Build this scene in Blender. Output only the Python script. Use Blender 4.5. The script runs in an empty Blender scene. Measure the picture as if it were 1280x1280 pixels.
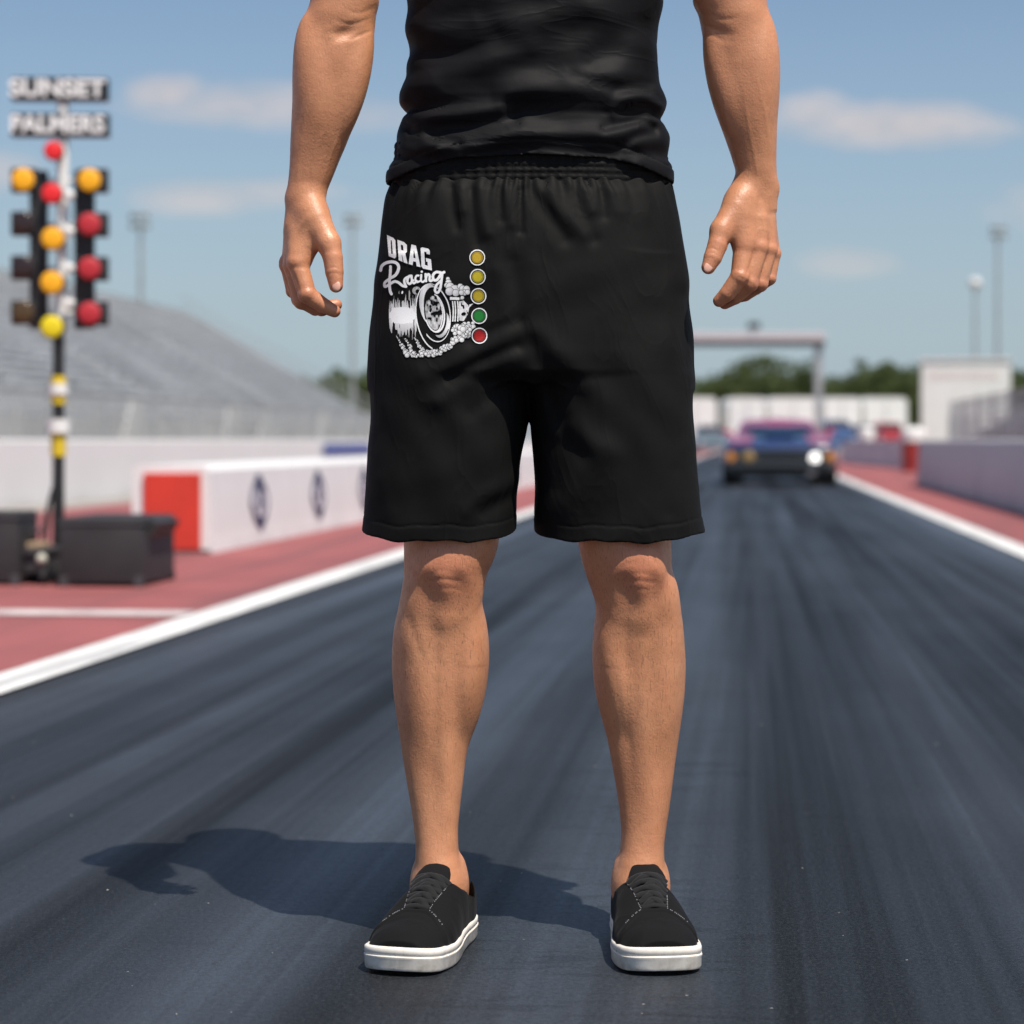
import bpy, bmesh, math, random
import numpy as np
from mathutils import Vector, Matrix
from mathutils.bvhtree import BVHTree

random.seed(7)
rng = np.random.default_rng(11)
scene = bpy.context.scene
COL = scene.collection
FPX = 2900.0          # focal length in photo pixels (1280 wide)
EYE = 0.70            # camera height
HORIZ = 551.0         # image row of the horizon
TH = math.atan(298.0 / FPX)     # the track runs off a little to the right of the view axis
cT, sT = math.cos(TH), math.sin(TH)

# ------------------------------------------------------------------ helpers
def P(px, py, D):
    return ((px - 640.0) * D / FPX, D, EYE + (HORIZ - py) * D / FPX)

def T(u, v, z=0.0):
    """track coordinates (across, along) -> world"""
    return (u * cT + v * sT, -u * sT + v * cT, z)

def track_of(px, D):
    x = (px - 640.0) * D / FPX
    return (x * cT - D * sT, x * sT + D * cT)

def tag(o, label=None, cat=None, group=None, kind=None):
    if label: o['label'] = label
    if cat: o['category'] = cat
    if group: o['group'] = group
    if kind: o['kind'] = kind
    return o

def empty(name, loc=(0, 0, 0), rz=0.0, label=None, cat=None, group=None):
    o = bpy.data.objects.new(name, None)
    o.empty_display_size = 0.1
    o.location = loc
    o.rotation_euler = (0, 0, rz)
    COL.objects.link(o)
    return tag(o, label, cat, group)

def link_mesh(name, me, mat=None, parent=None, smooth=False, loc=None, rz=None):
    o = bpy.data.objects.new(name, me)
    if mat is not None:
        me.materials.append(mat)
    COL.objects.link(o)
    if parent is not None:
        o.parent = parent
    if loc is not None: o.location = loc
    if rz is not None: o.rotation_euler = (0, 0, rz)
    if smooth:
        me.polygons.foreach_set('use_smooth', np.ones(len(me.polygons), dtype=bool))
    return o

def copy_tree(o, parent=None):
    c = o.copy()
    COL.objects.link(c)
    c.parent = parent
    for ch in list(o.children):
        copy_tree(ch, c)
    return c

def smooth_by_angle(o, deg=35):
    me = o.data
    bm = bmesh.new(); bm.from_mesh(me)
    lim = math.radians(deg)
    for f in bm.faces: f.smooth = True
    for e in bm.edges:
        e.smooth = not (len(e.link_faces) == 2 and e.calc_face_angle(0.0) > lim)
    bm.to_mesh(me); bm.free()

class MB:
    """collects primitives into one mesh"""
    def __init__(s): s.bm = bmesh.new()
    def box(s, c, d, rz=0.0, bev=0.0, rot=None):
        r = bmesh.ops.create_cube(s.bm, size=1.0)
        vs = r['verts']
        bmesh.ops.scale(s.bm, vec=d, verts=vs)
        if bev > 0:
            es = list({e for v in vs for e in v.link_edges})
            rr = bmesh.ops.bevel(s.bm, geom=es, offset=bev, segments=2, profile=0.6, affect='EDGES')
            vs = list({v for f in rr['faces'] for v in f.verts} | {v for v in vs if v.is_valid})
        M = Matrix.Translation(c) @ (rot.to_4x4() if rot is not None else Matrix.Rotation(rz, 4, 'Z'))
        bmesh.ops.transform(s.bm, matrix=M, verts=vs)
        return s
    def bar(s, a, b, r, r2=None, n=10, caps=True):
        a, b = Vector(a), Vector(b)
        L = (b - a).length
        q = (b - a).to_track_quat('Z', 'Y')
        M = Matrix.Translation((a + b) / 2) @ q.to_matrix().to_4x4()
        bmesh.ops.create_cone(s.bm, cap_ends=caps, segments=n, radius1=r, radius2=r if r2 is None else r2, depth=L, matrix=M)
        return s
    def ball(s, c, r, sc=(1, 1, 1), u=16, v=10, rot=None):
        M = Matrix.Translation(c) @ (rot.to_4x4() if rot is not None else Matrix()) @ Matrix.Diagonal((*sc, 1))
        bmesh.ops.create_uvsphere(s.bm, u_segments=u, v_segments=v, radius=r, matrix=M)
        return s
    def poly(s, pts, d):
        """planar polygon extruded by vector d"""
        vs = [s.bm.verts.new(p) for p in pts]
        f = s.bm.faces.new(vs)
        if d is not None:
            r = bmesh.ops.extrude_face_region(s.bm, geom=[f])
            nv = [g for g in r['geom'] if isinstance(g, bmesh.types.BMVert)]
            bmesh.ops.translate(s.bm, vec=d, verts=nv)
        return s
    def quad(s, a, b, c, d):
        s.bm.faces.new([s.bm.verts.new(p) for p in (a, b, c, d)]); return s
    def loft(s, rings, closed=True, caps=True):
        R = [[s.bm.verts.new(p) for p in ring] for ring in rings]
        n = len(R[0])
        for i in range(len(R) - 1):
            for j in range(n if closed else n - 1):
                k = (j + 1) % n
                s.bm.faces.new((R[i][j], R[i][k], R[i + 1][k], R[i + 1][j]))
        if caps and closed:
            s.bm.faces.new(list(reversed(R[0]))); s.bm.faces.new(R[-1])
        return s
    def tube(s, pts, ru, rv=None, n=8, up=None):
        pts = [Vector(p) for p in pts]
        rings = []
        for i, p in enumerate(pts):
            t = (pts[min(i + 1, len(pts) - 1)] - pts[max(i - 1, 0)]).normalized()
            U = (up if up is not None else Vector((0, 0, 1)))
            sx = t.cross(U)
            if sx.length < 1e-4: sx = t.cross(Vector((1, 0, 0)))
            sx.normalize(); uu = sx.cross(t)
            a = ru[i] if isinstance(ru, (list, tuple)) else ru
            b = a if rv is None else rv
            rings.append([p + sx * a * math.cos(k * 2 * math.pi / n) + uu * b * math.sin(k * 2 * math.pi / n) for k in range(n)])
        return s.loft(rings)
    def build(s, name, mat=None, parent=None, smooth=None, loc=None, rz=None):
        bmesh.ops.recalc_face_normals(s.bm, faces=s.bm.faces[:])
        me = bpy.data.meshes.new(name)
        s.bm.to_mesh(me); s.bm.free()
        o = link_mesh(name, me, mat, parent, loc=loc, rz=rz)
        if smooth: smooth_by_angle(o, smooth)
        return o

def mesh_np(name, V, F, mat=None, parent=None, smooth=True):
    me = bpy.data.meshes.new(name)
    V = np.asarray(V, np.float32); F = np.asarray(F, np.int32)
    me.vertices.add(len(V)); me.vertices.foreach_set('co', V.ravel())
    n = F.shape[1]
    me.loops.add(F.size); me.loops.foreach_set('vertex_index', F.ravel())
    me.polygons.add(len(F))
    me.polygons.foreach_set('loop_start', np.arange(0, F.size, n, dtype=np.int32))
    me.polygons.foreach_set('loop_total', np.full(len(F), n, dtype=np.int32))
    me.update(calc_edges=True); me.validate()
    return link_mesh(name, me, mat, parent, smooth=smooth)

# ------------------------------------------------------------------ signed distance modelling
def pchip(x, y, q):
    x = np.asarray(x, float); y = np.asarray(y, float)
    h = np.diff(x); dl = np.diff(y) / h
    m = np.zeros_like(x)
    for i in range(1, len(x) - 1):
        if dl[i - 1] * dl[i] > 0:
            w1 = 2 * h[i] + h[i - 1]; w2 = h[i] + 2 * h[i - 1]
            m[i] = (w1 + w2) / (w1 / dl[i - 1] + w2 / dl[i])
    m[0], m[-1] = dl[0], dl[-1]
    q = np.clip(q, x[0], x[-1])
    k = np.clip(np.searchsorted(x, q) - 1, 0, len(x) - 2)
    t = (q - x[k]) / h[k]
    return ((1 + 2 * t) * (1 - t) ** 2 * y[k] + t * (1 - t) ** 2 * h[k] * m[k]
            + t * t * (3 - 2 * t) * y[k + 1] + t * t * (t - 1) * h[k] * m[k + 1])

def smin(a, b, k):
    if k <= 0: return np.minimum(a, b)
    h = np.clip(0.5 + 0.5 * (b - a) / k, 0, 1)
    return b + (a - b) * h - k * h * (1 - h)

def sstep(a, b, x):
    t = np.clip((x - a) / (b - a), 0, 1); return t * t * (3 - 2 * t)

class Grid:
    def __init__(s, lo, hi, h):
        s.lo = np.array(lo, float); s.h = h
        s.n = tuple(int(math.ceil((b - a) / h)) + 1 for a, b in zip(lo, hi))
        s.F = np.full(s.n, 0.5, np.float32)
    def ax(s, i, a=0, b=None):
        return (s.lo[i] + s.h * np.arange(a, s.n[i] if b is None else b)).astype(np.float32)
    def sub(s, lo, hi):
        I = []
        for i in range(3):
            a = max(0, int(math.floor((lo[i] - s.lo[i]) / s.h)))
            b = min(s.n[i], int(math.ceil((hi[i] - s.lo[i]) / s.h)) + 1)
            I.append((a, max(a, b)))
        X = s.ax(0, *I[0])[:, None, None]; Y = s.ax(1, *I[1])[None, :, None]; Z = s.ax(2, *I[2])[None, None, :]
        return tuple(slice(a, b) for a, b in I), X, Y, Z
    def add(s, fn, lo, hi, k=0.0, m=0.03):
        sl, X, Y, Z = s.sub([a - m for a in lo], [b + m for b in hi])
        if 0 in s.F[sl].shape: return
        d = fn(X, Y, Z).astype(np.float32)
        s.F[sl] = smin(s.F[sl], d, k)
    def cut(s, fn, lo, hi, k=0.0, m=0.02):
        sl, X, Y, Z = s.sub([a - m for a in lo], [b + m for b in hi])
        if 0 in s.F[sl].shape: return
        d = fn(X, Y, Z).astype(np.float32)
        s.F[sl] = -smin(-s.F[sl], d, k)
    def cone(s, a, b, r1, r2, k=0.0):
        a = np.array(a, float); b = np.array(b, float); ab = b - a; L2 = float(ab @ ab) + 1e-12
        R = max(r1, r2)
        def fn(X, Y, Z):
            t = np.clip(((X - a[0]) * ab[0] + (Y - a[1]) * ab[1] + (Z - a[2]) * ab[2]) / L2, 0, 1)
            return np.sqrt((X - a[0] - t * ab[0]) ** 2 + (Y - a[1] - t * ab[1]) ** 2 + (Z - a[2] - t * ab[2]) ** 2) - (r1 + (r2 - r1) * t)
        s.add(fn, np.minimum(a, b) - R, np.maximum(a, b) + R, k)
    def limb(s, pts, rs, k):
        pts = [np.array(p, float) for p in pts]
        def fn(X, Y, Z):
            out = None
            for a, b, r1, r2 in zip(pts[:-1], pts[1:], rs[:-1], rs[1:]):
                ab = b - a; L2 = float(ab @ ab) + 1e-12
                t = np.clip(((X - a[0]) * ab[0] + (Y - a[1]) * ab[1] + (Z - a[2]) * ab[2]) / L2, 0, 1)
                d = np.sqrt((X - a[0] - t * ab[0]) ** 2 + (Y - a[1] - t * ab[1]) ** 2 + (Z - a[2] - t * ab[2]) ** 2) - (r1 + (r2 - r1) * t)
                out = d if out is None else smin(out, d, .0012)
            return out
        R = max(rs)
        s.add(fn, np.min(pts, 0) - R, np.max(pts, 0) + R, k)
    def chain(s, pts, rs, k):
        for i in range(len(pts) - 1):
            s.cone(pts[i], pts[i + 1], rs[i], rs[i + 1], k)
    @staticmethod
    def ell_fn(c, r, R=None):
        c = np.array(c, float); r = np.array(r, float)
        M = np.eye(3) if R is None else np.array(R.transposed())
        def fn(X, Y, Z):
            dx, dy, dz = X - c[0], Y - c[1], Z - c[2]
            k0 = 0; k1 = 0
            for i in range(3):
                q = M[i][0] * dx + M[i][1] * dy + M[i][2] * dz
                k0 = k0 + (q / r[i]) ** 2; k1 = k1 + (q / r[i] ** 2) ** 2
            k0 = np.sqrt(k0); k1 = np.sqrt(k1) + 1e-6
            return k0 * (k0 - 1) / k1
        return fn
    def ell(s, c, r, k=0.0, R=None):
        m = max(r); s.add(s.ell_fn(c, r, R), [q - m for q in c], [q + m for q in c], k)
    def ell_cut(s, c, r, k=0.0, R=None):
        m = max(r); s.cut(s.ell_fn(c, r, R), [q - m for q in c], [q + m for q in c], k)
    def loft(s, rows, k=0.0, n=2.0, disp=None, grow=0.0):
        """rows: (z, xl, xr, yfront, ycentre, yback); horizontal rounded sections"""
        s.add(loft_fn(rows, n, disp, grow), [min(r[1] for r in rows), min(r[3] for r in rows), min(r[0] for r in rows)],
              [max(r[2] for r in rows), max(r[5] for r in rows), max(r[0] for r in rows)], k, m=0.05)
    def mesh(s, name, mat=None, parent=None, origin=(0, 0, 0)):
        V, F = surface_nets(s.F, s.lo - np.array(origin), s.h)
        return mesh_np(name, V, F, mat, parent)

def loft_fn(rows, n=2.0, disp=None, grow=0.0):
    rows = sorted(rows); A = np.array(rows, float)
    def fn(X, Y, Z):
        z = Z.ravel()
        xl, xr, yf, yc, yb = (pchip(A[:, 0], A[:, i], z)[None, None, :].astype(np.float32) for i in range(1, 6))
        xl = xl - grow; xr = xr + grow; yf = yf - grow; yb = yb + grow
        cx = (xl + xr) / 2; rx = (xr - xl) / 2
        dx = (X - cx) / rx; dy = np.where(Y < yc, (Y - yc) / (yc - yf), (Y - yc) / (yb - yc))
        ry = np.where(Y < yc, yc - yf, yb - yc)
        ax, ay = np.abs(dx) + 1e-5, np.abs(dy) + 1e-5
        rho = (ax ** n + ay ** n) ** (1.0 / n)
        g = np.sqrt(((ax / rho) ** (n - 1) / rx) ** 2 + ((ay / rho) ** (n - 1) / ry) ** 2)
        d = (rho - 1) / g
        if disp is not None: d = d - disp(X, Y, Z)
        return np.maximum(d, np.maximum(Z - A[-1, 0] - grow, A[0, 0] - grow - Z))
    return fn

def surface_nets(F, lo, h):
    ins = F < 0
    nx, ny, nz = F.shape
    cnt = np.zeros((nx - 1, ny - 1, nz - 1), np.uint8)
    for a in (0, 1):
        for b in (0, 1):
            for c in (0, 1):
                cnt += ins[a:nx - 1 + a, b:ny - 1 + b, c:nz - 1 + c]
    I, J, K = np.nonzero((cnt > 0) & (cnt < 8))
    del cnt
    cs = [(a, b, c) for a in (0, 1) for b in (0, 1) for c in (0, 1)]
    f = np.stack([F[I + a, J + b, K + c] for a, b, c in cs], 1).astype(np.float64)
    acc = np.zeros((len(I), 3)); num = np.zeros(len(I))
    for p in range(8):
        for q in range(p + 1, 8):
            if sum(abs(cs[p][i] - cs[q][i]) for i in range(3)) != 1: continue
            m = (f[:, p] < 0) != (f[:, q] < 0)
            t = np.where(m, f[:, p] / np.where(m, f[:, p] - f[:, q], 1), 0)
            pp = np.array(cs[p]) + t[:, None] * (np.array(cs[q]) - np.array(cs[p]))
            acc += pp * m[:, None]; num += m
    V = (np.stack([I, J, K], 1) + acc / num[:, None]) * h + lo
    idx = np.full((nx - 1, ny - 1, nz - 1), -1, np.int32)
    idx[I, J, K] = np.arange(len(I))
    quads = []
    for ax in range(3):
        o = [(ax + 1) % 3, (ax + 2) % 3]
        sl0 = [slice(None)] * 3; sl1 = [slice(None)] * 3
        sl0[ax] = slice(0, -1); sl1[ax] = slice(1, None)
        a_, b_ = ins[tuple(sl0)], ins[tuple(sl1)]
        E = np.stack(np.nonzero(a_ != b_), 1)
        ok = (E[:, o[0]] > 0) & (E[:, o[1]] > 0) & (E[:, o[0]] < F.shape[o[0]] - 1) & (E[:, o[1]] < F.shape[o[1]] - 1)
        E = E[ok]
        flip = a_[E[:, 0], E[:, 1], E[:, 2]]
        def cell(d0, d1):
            C = E.copy(); C[:, o[0]] -= d0; C[:, o[1]] -= d1
            return idx[C[:, 0], C[:, 1], C[:, 2]]
        q = np.stack([cell(1, 1), cell(0, 1), cell(0, 0), cell(1, 0)], 1)
        q[~flip] = q[~flip][:, ::-1]
        quads.append(q)
    return V, np.concatenate(quads)

def seg_dist(X, Z, pts):
    d = None
    for (x0, z0), (x1, z1) in zip(pts[:-1], pts[1:]):
        vx, vz = x1 - x0, z1 - z0
        t = np.clip(((X - x0) * vx + (Z - z0) * vz) / (vx * vx + vz * vz + 1e-12), 0, 1)
        q = (X - x0 - t * vx) ** 2 + (Z - z0 - t * vz) ** 2
        d = q if d is None else np.minimum(d, q)
    return np.sqrt(d)

def catmull(pts, n=8):
    pts = [np.array(p, float) for p in pts]
    out = []
    for i in range(len(pts) - 1):
        p0 = pts[max(i - 1, 0)]; p1 = pts[i]; p2 = pts[i + 1]; p3 = pts[min(i + 2, len(pts) - 1)]
        for k in range(n):
            t = k / n
            out.append(0.5 * (2 * p1 + (p2 - p0) * t + (2 * p0 - 5 * p1 + 4 * p2 - p3) * t * t + (3 * p1 - p0 - 3 * p2 + p3) * t ** 3))
    out.append(pts[-1])
    return out

# ------------------------------------------------------------------ materials
class NT:
    def __init__(s, name):
        s.m = bpy.data.materials.new(name); s.m.use_nodes = True
        s.t = s.m.node_tree; s.b = s.t.nodes['Principled BSDF']; s.out = s.t.nodes['Material Output']
        s._c = {}
    def n(s, typ, **kw):
        nd = s.t.nodes.new(typ)
        for k, v in kw.items():
            if k.startswith('_'): setattr(nd, k[1:], v)
            else: nd.inputs[k.replace('__', ' ')].default_value = v
        return nd
    def l(s, a, b): s.t.links.new(a, b); return b
    def coord(s, kind='Object'):
        if 'tc' not in s._c: s._c['tc'] = s.n('ShaderNodeTexCoord')
        return s._c['tc'].outputs[kind]
    def mapping(s, scale=(1, 1, 1), kind='Object', rot=(0, 0, 0)):
        m = s.n('ShaderNodeMapping'); m.inputs['Scale'].default_value = scale; m.inputs['Rotation'].default_value = rot
        s.l(s.coord(kind), m.inputs['Vector']); return m.outputs['Vector']
    def noise(s, scale, detail=3, rough=0.55, stretch=(1, 1, 1), dist=0.0, kind='Object'):
        n = s.n('ShaderNodeTexNoise', Scale=scale, Detail=detail, Roughness=rough, Distortion=dist)
        s.l(s.mapping(stretch, kind), n.inputs['Vector']); return n.outputs['Fac']
    def ramp(s, fac, stops, interp='LINEAR'):
        r = s.n('ShaderNodeValToRGB'); r.color_ramp.interpolation = interp
        e = r.color_ramp.elements
        while len(e) < len(stops): e.new(0.5)
        for k, (p, c) in enumerate(stops):
            e[k].position = p
            e[k].color = (c, c, c, 1) if isinstance(c, (int, float)) else (*c, 1)
        s.l(fac, r.inputs['Fac']); return r.outputs['Color']
    def math(s, op, a, b=None, clamp=False):
        n = s.n('ShaderNodeMath', _operation=op, _use_clamp=clamp)
        for i, v in enumerate((a, b)):
            if v is None: continue
            if isinstance(v, (int, float)): n.inputs[i].default_value = v
            else: s.l(v, n.inputs[i])
        return n.outputs[0]
    def mix(s, fac, a, b, mode='MIX'):
        n = s.n('ShaderNodeMix', _data_type='RGBA', _blend_type=mode)
        for key, v in ((0, fac), (6, a), (7, b)):
            if isinstance(v, (int, float)): n.inputs[key].default_value = v if key == 0 else (v, v, v, 1)
            elif isinstance(v, tuple): n.inputs[key].default_value = (*v, 1)
            else: s.l(v, n.inputs[key])
        return n.outputs[2]
    def base(s, c):
        if isinstance(c, tuple): s.b.inputs['Base Color'].default_value = (*c, 1)
        else: s.l(c, s.b.inputs['Base Color'])
        return s
    def set(s, **kw):
        for k, v in kw.items():
            i = s.b.inputs[k.replace('__', ' ')]
            if hasattr(v, 'is_linked'): s.l(v, i)
            else: i.default_value = v
        return s
    def bump(s, h, strength=0.3, dist=0.002, prev=None):
        b = s.n('ShaderNodeBump', Strength=strength, Distance=dist)
        s.l(h, b.inputs['Height'])
        if prev is not None: s.l(prev, b.inputs['Normal'])
        s.l(b.outputs['Normal'], s.b.inputs['Normal']); return b.outputs['Normal']

def simple(name, col, rough=0.6, metal=0.0, var=0.12, scale=6.0, bump=0.0, bscale=60.0, spec=0.5):
    t = NT(name)
    n = t.noise(scale, 4, 0.6)
    a = tuple(c * (1 - var) for c in col); b = tuple(min(1, c * (1 + var)) for c in col)
    t.base(t.ramp(n, [(0.3, a), (0.7, b)]))
    t.set(Roughness=rough, Metallic=metal)
    t.b.inputs['Specular IOR Level'].default_value = spec
    if bump > 0: t.bump(t.noise(bscale, 4, 0.6), bump, 0.01)
    return t.m

def emissive(name, col, e, strength, rough=0.3):
    t = NT(name); t.base(col).set(Roughness=rough)
    t.b.inputs['Emission Color'].default_value = (*e, 1)
    t.b.inputs['Emission Strength'].default_value = strength
    return t.m
# ================================================================== CAMERA, SUN, SKY
cam = bpy.data.cameras.new('camera'); co_ = bpy.data.objects.new('camera', cam); COL.objects.link(co_)
co_.location = (0, 0, EYE); co_.rotation_euler = (math.pi / 2, 0, 0)
cam.sensor_width = 36; cam.lens = 36 * FPX / 1280; cam.shift_y = -(640 - HORIZ) / 1280
cam.clip_start = 0.05; cam.clip_end = 6000
cam.dof.use_dof = True; cam.dof.focus_distance = 3.19; cam.dof.aperture_fstop = 4.3
scene.camera = co_

SUN_EL = math.radians(62.5); SX, SY = .55, -.835
sl = bpy.data.lights.new('sun', 'SUN'); sl.energy = 4.7; sl.angle = math.radians(0.53); sl.color = (1.0, .93, .83)
so = bpy.data.objects.new('sun', sl); COL.objects.link(so)
dv = Vector((SX, SY, 0)).normalized() * math.cos(SUN_EL) + Vector((0, 0, math.sin(SUN_EL)))
so.rotation_euler = dv.to_track_quat('Z', 'Y').to_euler(); so.location = (6, -6, 12)

world = bpy.data.worlds.new('World'); scene.world = world; world.use_nodes = True
wt_ = world.node_tree; bgn = wt_.nodes['Background']
class WN(NT):
    def __init__(s): s.t = wt_; s._c = {}
w = WN()
sky = w.n('ShaderNodeTexSky', _sky_type='NISHITA', _sun_disc=False, _sun_elevation=SUN_EL, _sun_rotation=math.atan2(SX, SY), _altitude=100.0, _air_density=1.0, _dust_density=0.9, _ozone_density=1.6)
gen = w.coord('Generated')
sp = w.n('ShaderNodeSeparateXYZ'); w.l(gen, sp.inputs[0])
yy = w.math('MAXIMUM', sp.outputs['Y'], 0.02)
ax_ = w.math('DIVIDE', sp.outputs['X'], yy); az_ = w.math('DIVIDE', sp.outputs['Z'], yy)
cn = w.n('ShaderNodeTexNoise', Scale=34.0, Detail=6.0, Roughness=0.6)
mp = w.n('ShaderNodeMapping'); mp.inputs['Scale'].default_value = (1, 1, 2.4); w.l(gen, mp.inputs['Vector']); w.l(mp.outputs[0], cn.inputs['Vector'])
cn2 = w.n('ShaderNodeTexNoise', Scale=9.0, Detail=4.0, Roughness=0.55); w.l(mp.outputs[0], cn2.inputs['Vector'])
tot = None
# (centre px, centre py, half width px, half height px, density)
for cx_, cy_, rx_, ry_, dn in ((210, 116, 56, 24, .72), (300, 132, 140, 30, .60), (430, 142, 110, 24, .32), (255, 247, 90, 22, .55), (335, 240, 80, 18, .48),
                               (1020, 143, 54, 26, .62), (1120, 157, 140, 29, .72), (1190, 160, 90, 24, .3), (1060, 328, 60, 20, .36), (-10, 215, 60, 24, .5), (560, 280, 170, 40, .2),
                               (1420, 260, 160, 40, .5), (-260, 120, 180, 50, .6)):
    dx = w.math('MULTIPLY', w.math('SUBTRACT', ax_, (cx_ - 640) / FPX), FPX / rx_); dz = w.math('MULTIPLY', w.math('SUBTRACT', az_, (HORIZ - cy_) / FPX), FPX / ry_)
    r2 = w.math('ADD', w.math('MULTIPLY', dx, dx), w.math('MULTIPLY', dz, dz))
    v = w.math('SUBTRACT', 1.55, r2)
    v = w.math('ADD', v, w.math('MULTIPLY', w.math('SUBTRACT', cn.outputs['Fac'], .5), 2.2))
    v = w.math('MULTIPLY', w.math('MULTIPLY', v, .62, clamp=True), dn)
    tot = v if tot is None else w.math('MAXIMUM', tot, v)
# loose clouds over the rest of the dome
loose = w.ramp(cn2.outputs['Fac'], [(0.58, 0.0), (0.80, 0.7)])
back = w.math('LESS_THAN', sp.outputs['Y'], 0.55)
tot = w.math('MAXIMUM', tot, w.math('MULTIPLY', loose, back))
shade = w.math('ADD', 0.80, w.math('MULTIPLY', cn.outputs['Fac'], 0.4))
ccol = w.mix(1.0, (7.0, 6.25, 6.1), shade, 'MULTIPLY')
hz_ = w.math('POWER', w.math('SUBTRACT', 1.0, w.math('MULTIPLY', w.math('ABSOLUTE', sp.outputs['Z']), 4.2), clamp=True), 1.6)
tint = w.mix(w.math('MULTIPLY', hz_, .88), w.mix(1.0, sky.outputs[0], (.96, 1.0, 1.06), 'MULTIPLY'), (4.0, 5.15, 6.15))
w.l(w.mix(tot, tint, ccol), bgn.inputs['Color'])
bgn.inputs['Strength'].default_value = 0.078

scene.view_settings.view_transform = 'Standard'; scene.view_settings.look = 'None'
scene.view_settings.exposure = 0.30; scene.view_settings.gamma = 1.0
scene.cycles.use_denoising = True
scene.cycles.max_bounces = 8; scene.cycles.transparent_max_bounces = 16
scene.cycles.sample_clamp_indirect = 4.0

# ================================================================== GROUND
def sheet(name, u0, u1, v0, v1, z, mat, nv=1):
    V, F = [], []
    for i in range(nv + 1):
        v = v0 + (v1 - v0) * (i / nv)
        V += [(u0, v, z), (u1, v, z)]
    for i in range(nv): F.append((2 * i, 2 * i + 1, 2 * i + 3, 2 * i + 2))
    me = bpy.data.meshes.new(name); me.from_pydata(V, [], F)
    o = link_mesh(name, me, mat, rz=-TH)
    return tag(o, kind='structure')

t = NT('dry_ground')
n = t.noise(.06, 5, 0.6); n2 = t.noise(2.5, 5, 0.65)
t.base(t.mix(t.ramp(n2, [(0.3, 0.0), (0.7, 0.5)]), t.ramp(n, [(0.35, (.10, .115, .05)), (0.65, (.25, .20, .125))]), (.17, .15, .10)))
t.set(Roughness=0.95); t.bump(n2, 0.4, 0.05)
sheet('ground', -2500, 2500, -300, 4500, -0.016, t.m)

# racing surface: dark rubbered asphalt, streaked along the track
t = NT('rubbered_asphalt')
sx_ = t.n('ShaderNodeSeparateXYZ'); t.l(t.coord(), sx_.inputs[0])
U_, V_ = sx_.outputs['X'], sx_.outputs['Y']
st1 = t.noise(1.0, 4, 0.62, stretch=(3.4, .035, 1), dist=0.25)          # broad rubber bands
st2 = t.noise(1.0, 5, 0.65, stretch=(22, .10, 1), dist=0.15)            # fine tyre streaks
st3 = t.noise(1.0, 3, 0.6, stretch=(70, .25, 1))                        # hair streaks
patch = t.noise(1.3, 5, 0.6)
cross = t.noise(1.0, 4, 0.6, stretch=(4.5, 15, 1), dist=1.4)            # ripples across
grain = t.noise(330, 2, 0.7); grain2 = t.noise(90, 4, 0.7)
groove = t.math('ADD', t.math('MULTIPLY', st1, .60), t.math('ADD', t.math('MULTIPLY', st2, .25), t.math('MULTIPLY', patch, .15)))
col = t.ramp(groove, [(0.38, (.0062, .0072, .0088)), (0.46, (.0110, .0135, .0172)), (0.54, (.0205, .0255, .0335)), (0.63, (.042, .052, .068))])
# greyer, drier strip next to the painted lines
edge = t.ramp(t.math('ADD', t.math('MULTIPLY', t.math('ABSOLUTE', t.math('ADD', U_, .22)), .40), t.math('MULTIPLY', t.math('SUBTRACT', st1, .5), .25)), [(0.56, 0.0), (0.82, 0.75)])
col = t.mix(edge, col, (.075, .077, .082))
cz = t.ramp(t.math('ABSOLUTE', t.math('ADD', t.math('ADD', U_, .18), t.math('MULTIPLY', t.math('SUBTRACT', patch, .5), .5))), [(.14, 1.0), (.42, .25)])
col = t.mix(t.math('MULTIPLY', cz, .30), col, (.040, .049, .060))
col = t.mix(t.math('MULTIPLY', cz, t.ramp(cross, [(0.52, 0.0), (0.64, 0.5)])), col, (.008, .009, .011))
col = t.mix(t.ramp(st3, [(0.60, 0.0), (0.74, 0.22)]), col, (.070, .076, .084))
# separate tyre marks laid down along the lane
wob = t.math('MULTIPLY', t.math('SUBTRACT', t.noise(1.0, 2, .5, stretch=(.4, .09, 1)), .5), .5)
brkm = t.ramp(t.noise(1.0, 4, .65, stretch=(9, .16, 1)), [(0.36, 0.0), (0.52, 1.0)])
mk = None
for u0, hw_ in ((-1.42, .075), (-1.02, .05), (-.52, .085), (.02, .04), (.46, .09), (.98, .07), (1.30, .04)):
    q = t.math('ABSOLUTE', t.math('ADD', t.math('SUBTRACT', U_, u0), wob))
    r_ = t.ramp(t.math('MULTIPLY', q, 1.0 / (hw_ * 2)), [(.40, 1.0), (.52, 0.0)])
    mk = r_ if mk is None else t.math('MAXIMUM', mk, r_)
mk = t.math('MULTIPLY', mk, brkm)
col = t.mix(t.math('MULTIPLY', mk, .62), col, (.0075, .0078, .0085))
# seams across and along
seamv = t.math('ABSOLUTE', t.math('SUBTRACT', t.math('FRACT', t.math('ADD', t.math('MULTIPLY', V_, .47), t.math('MULTIPLY', t.noise(3.0, 2), .02))), .5))
brk = t.ramp(t.noise(1.6, 3), [(0.45, 0.0), (0.6, 1.0)])
seam = t.math('MULTIPLY', t.ramp(seamv, [(0.0, .8), (0.006, 0.0)]), brk)
col = t.mix(seam, col, (.006, .007, .008))
col = t.mix(t.ramp(grain2, [(0.35, 0.28), (0.62, 0.0)]), col, (.004, .005, .006))
gcol = t.noise(170, 3, 0.75)
col = t.mix(t.ramp(gcol, [(0.50, 0.0), (0.68, 0.26)]), col, (.085, .092, .105))
col = t.mix(t.ramp(gcol, [(0.34, 0.55), (0.48, 0.0)]), col, (.003, .0035, .0045))
spk = t.n('ShaderNodeTexVoronoi', Scale=38.0); t.l(t.coord(), spk.inputs['Vector'])
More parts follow.
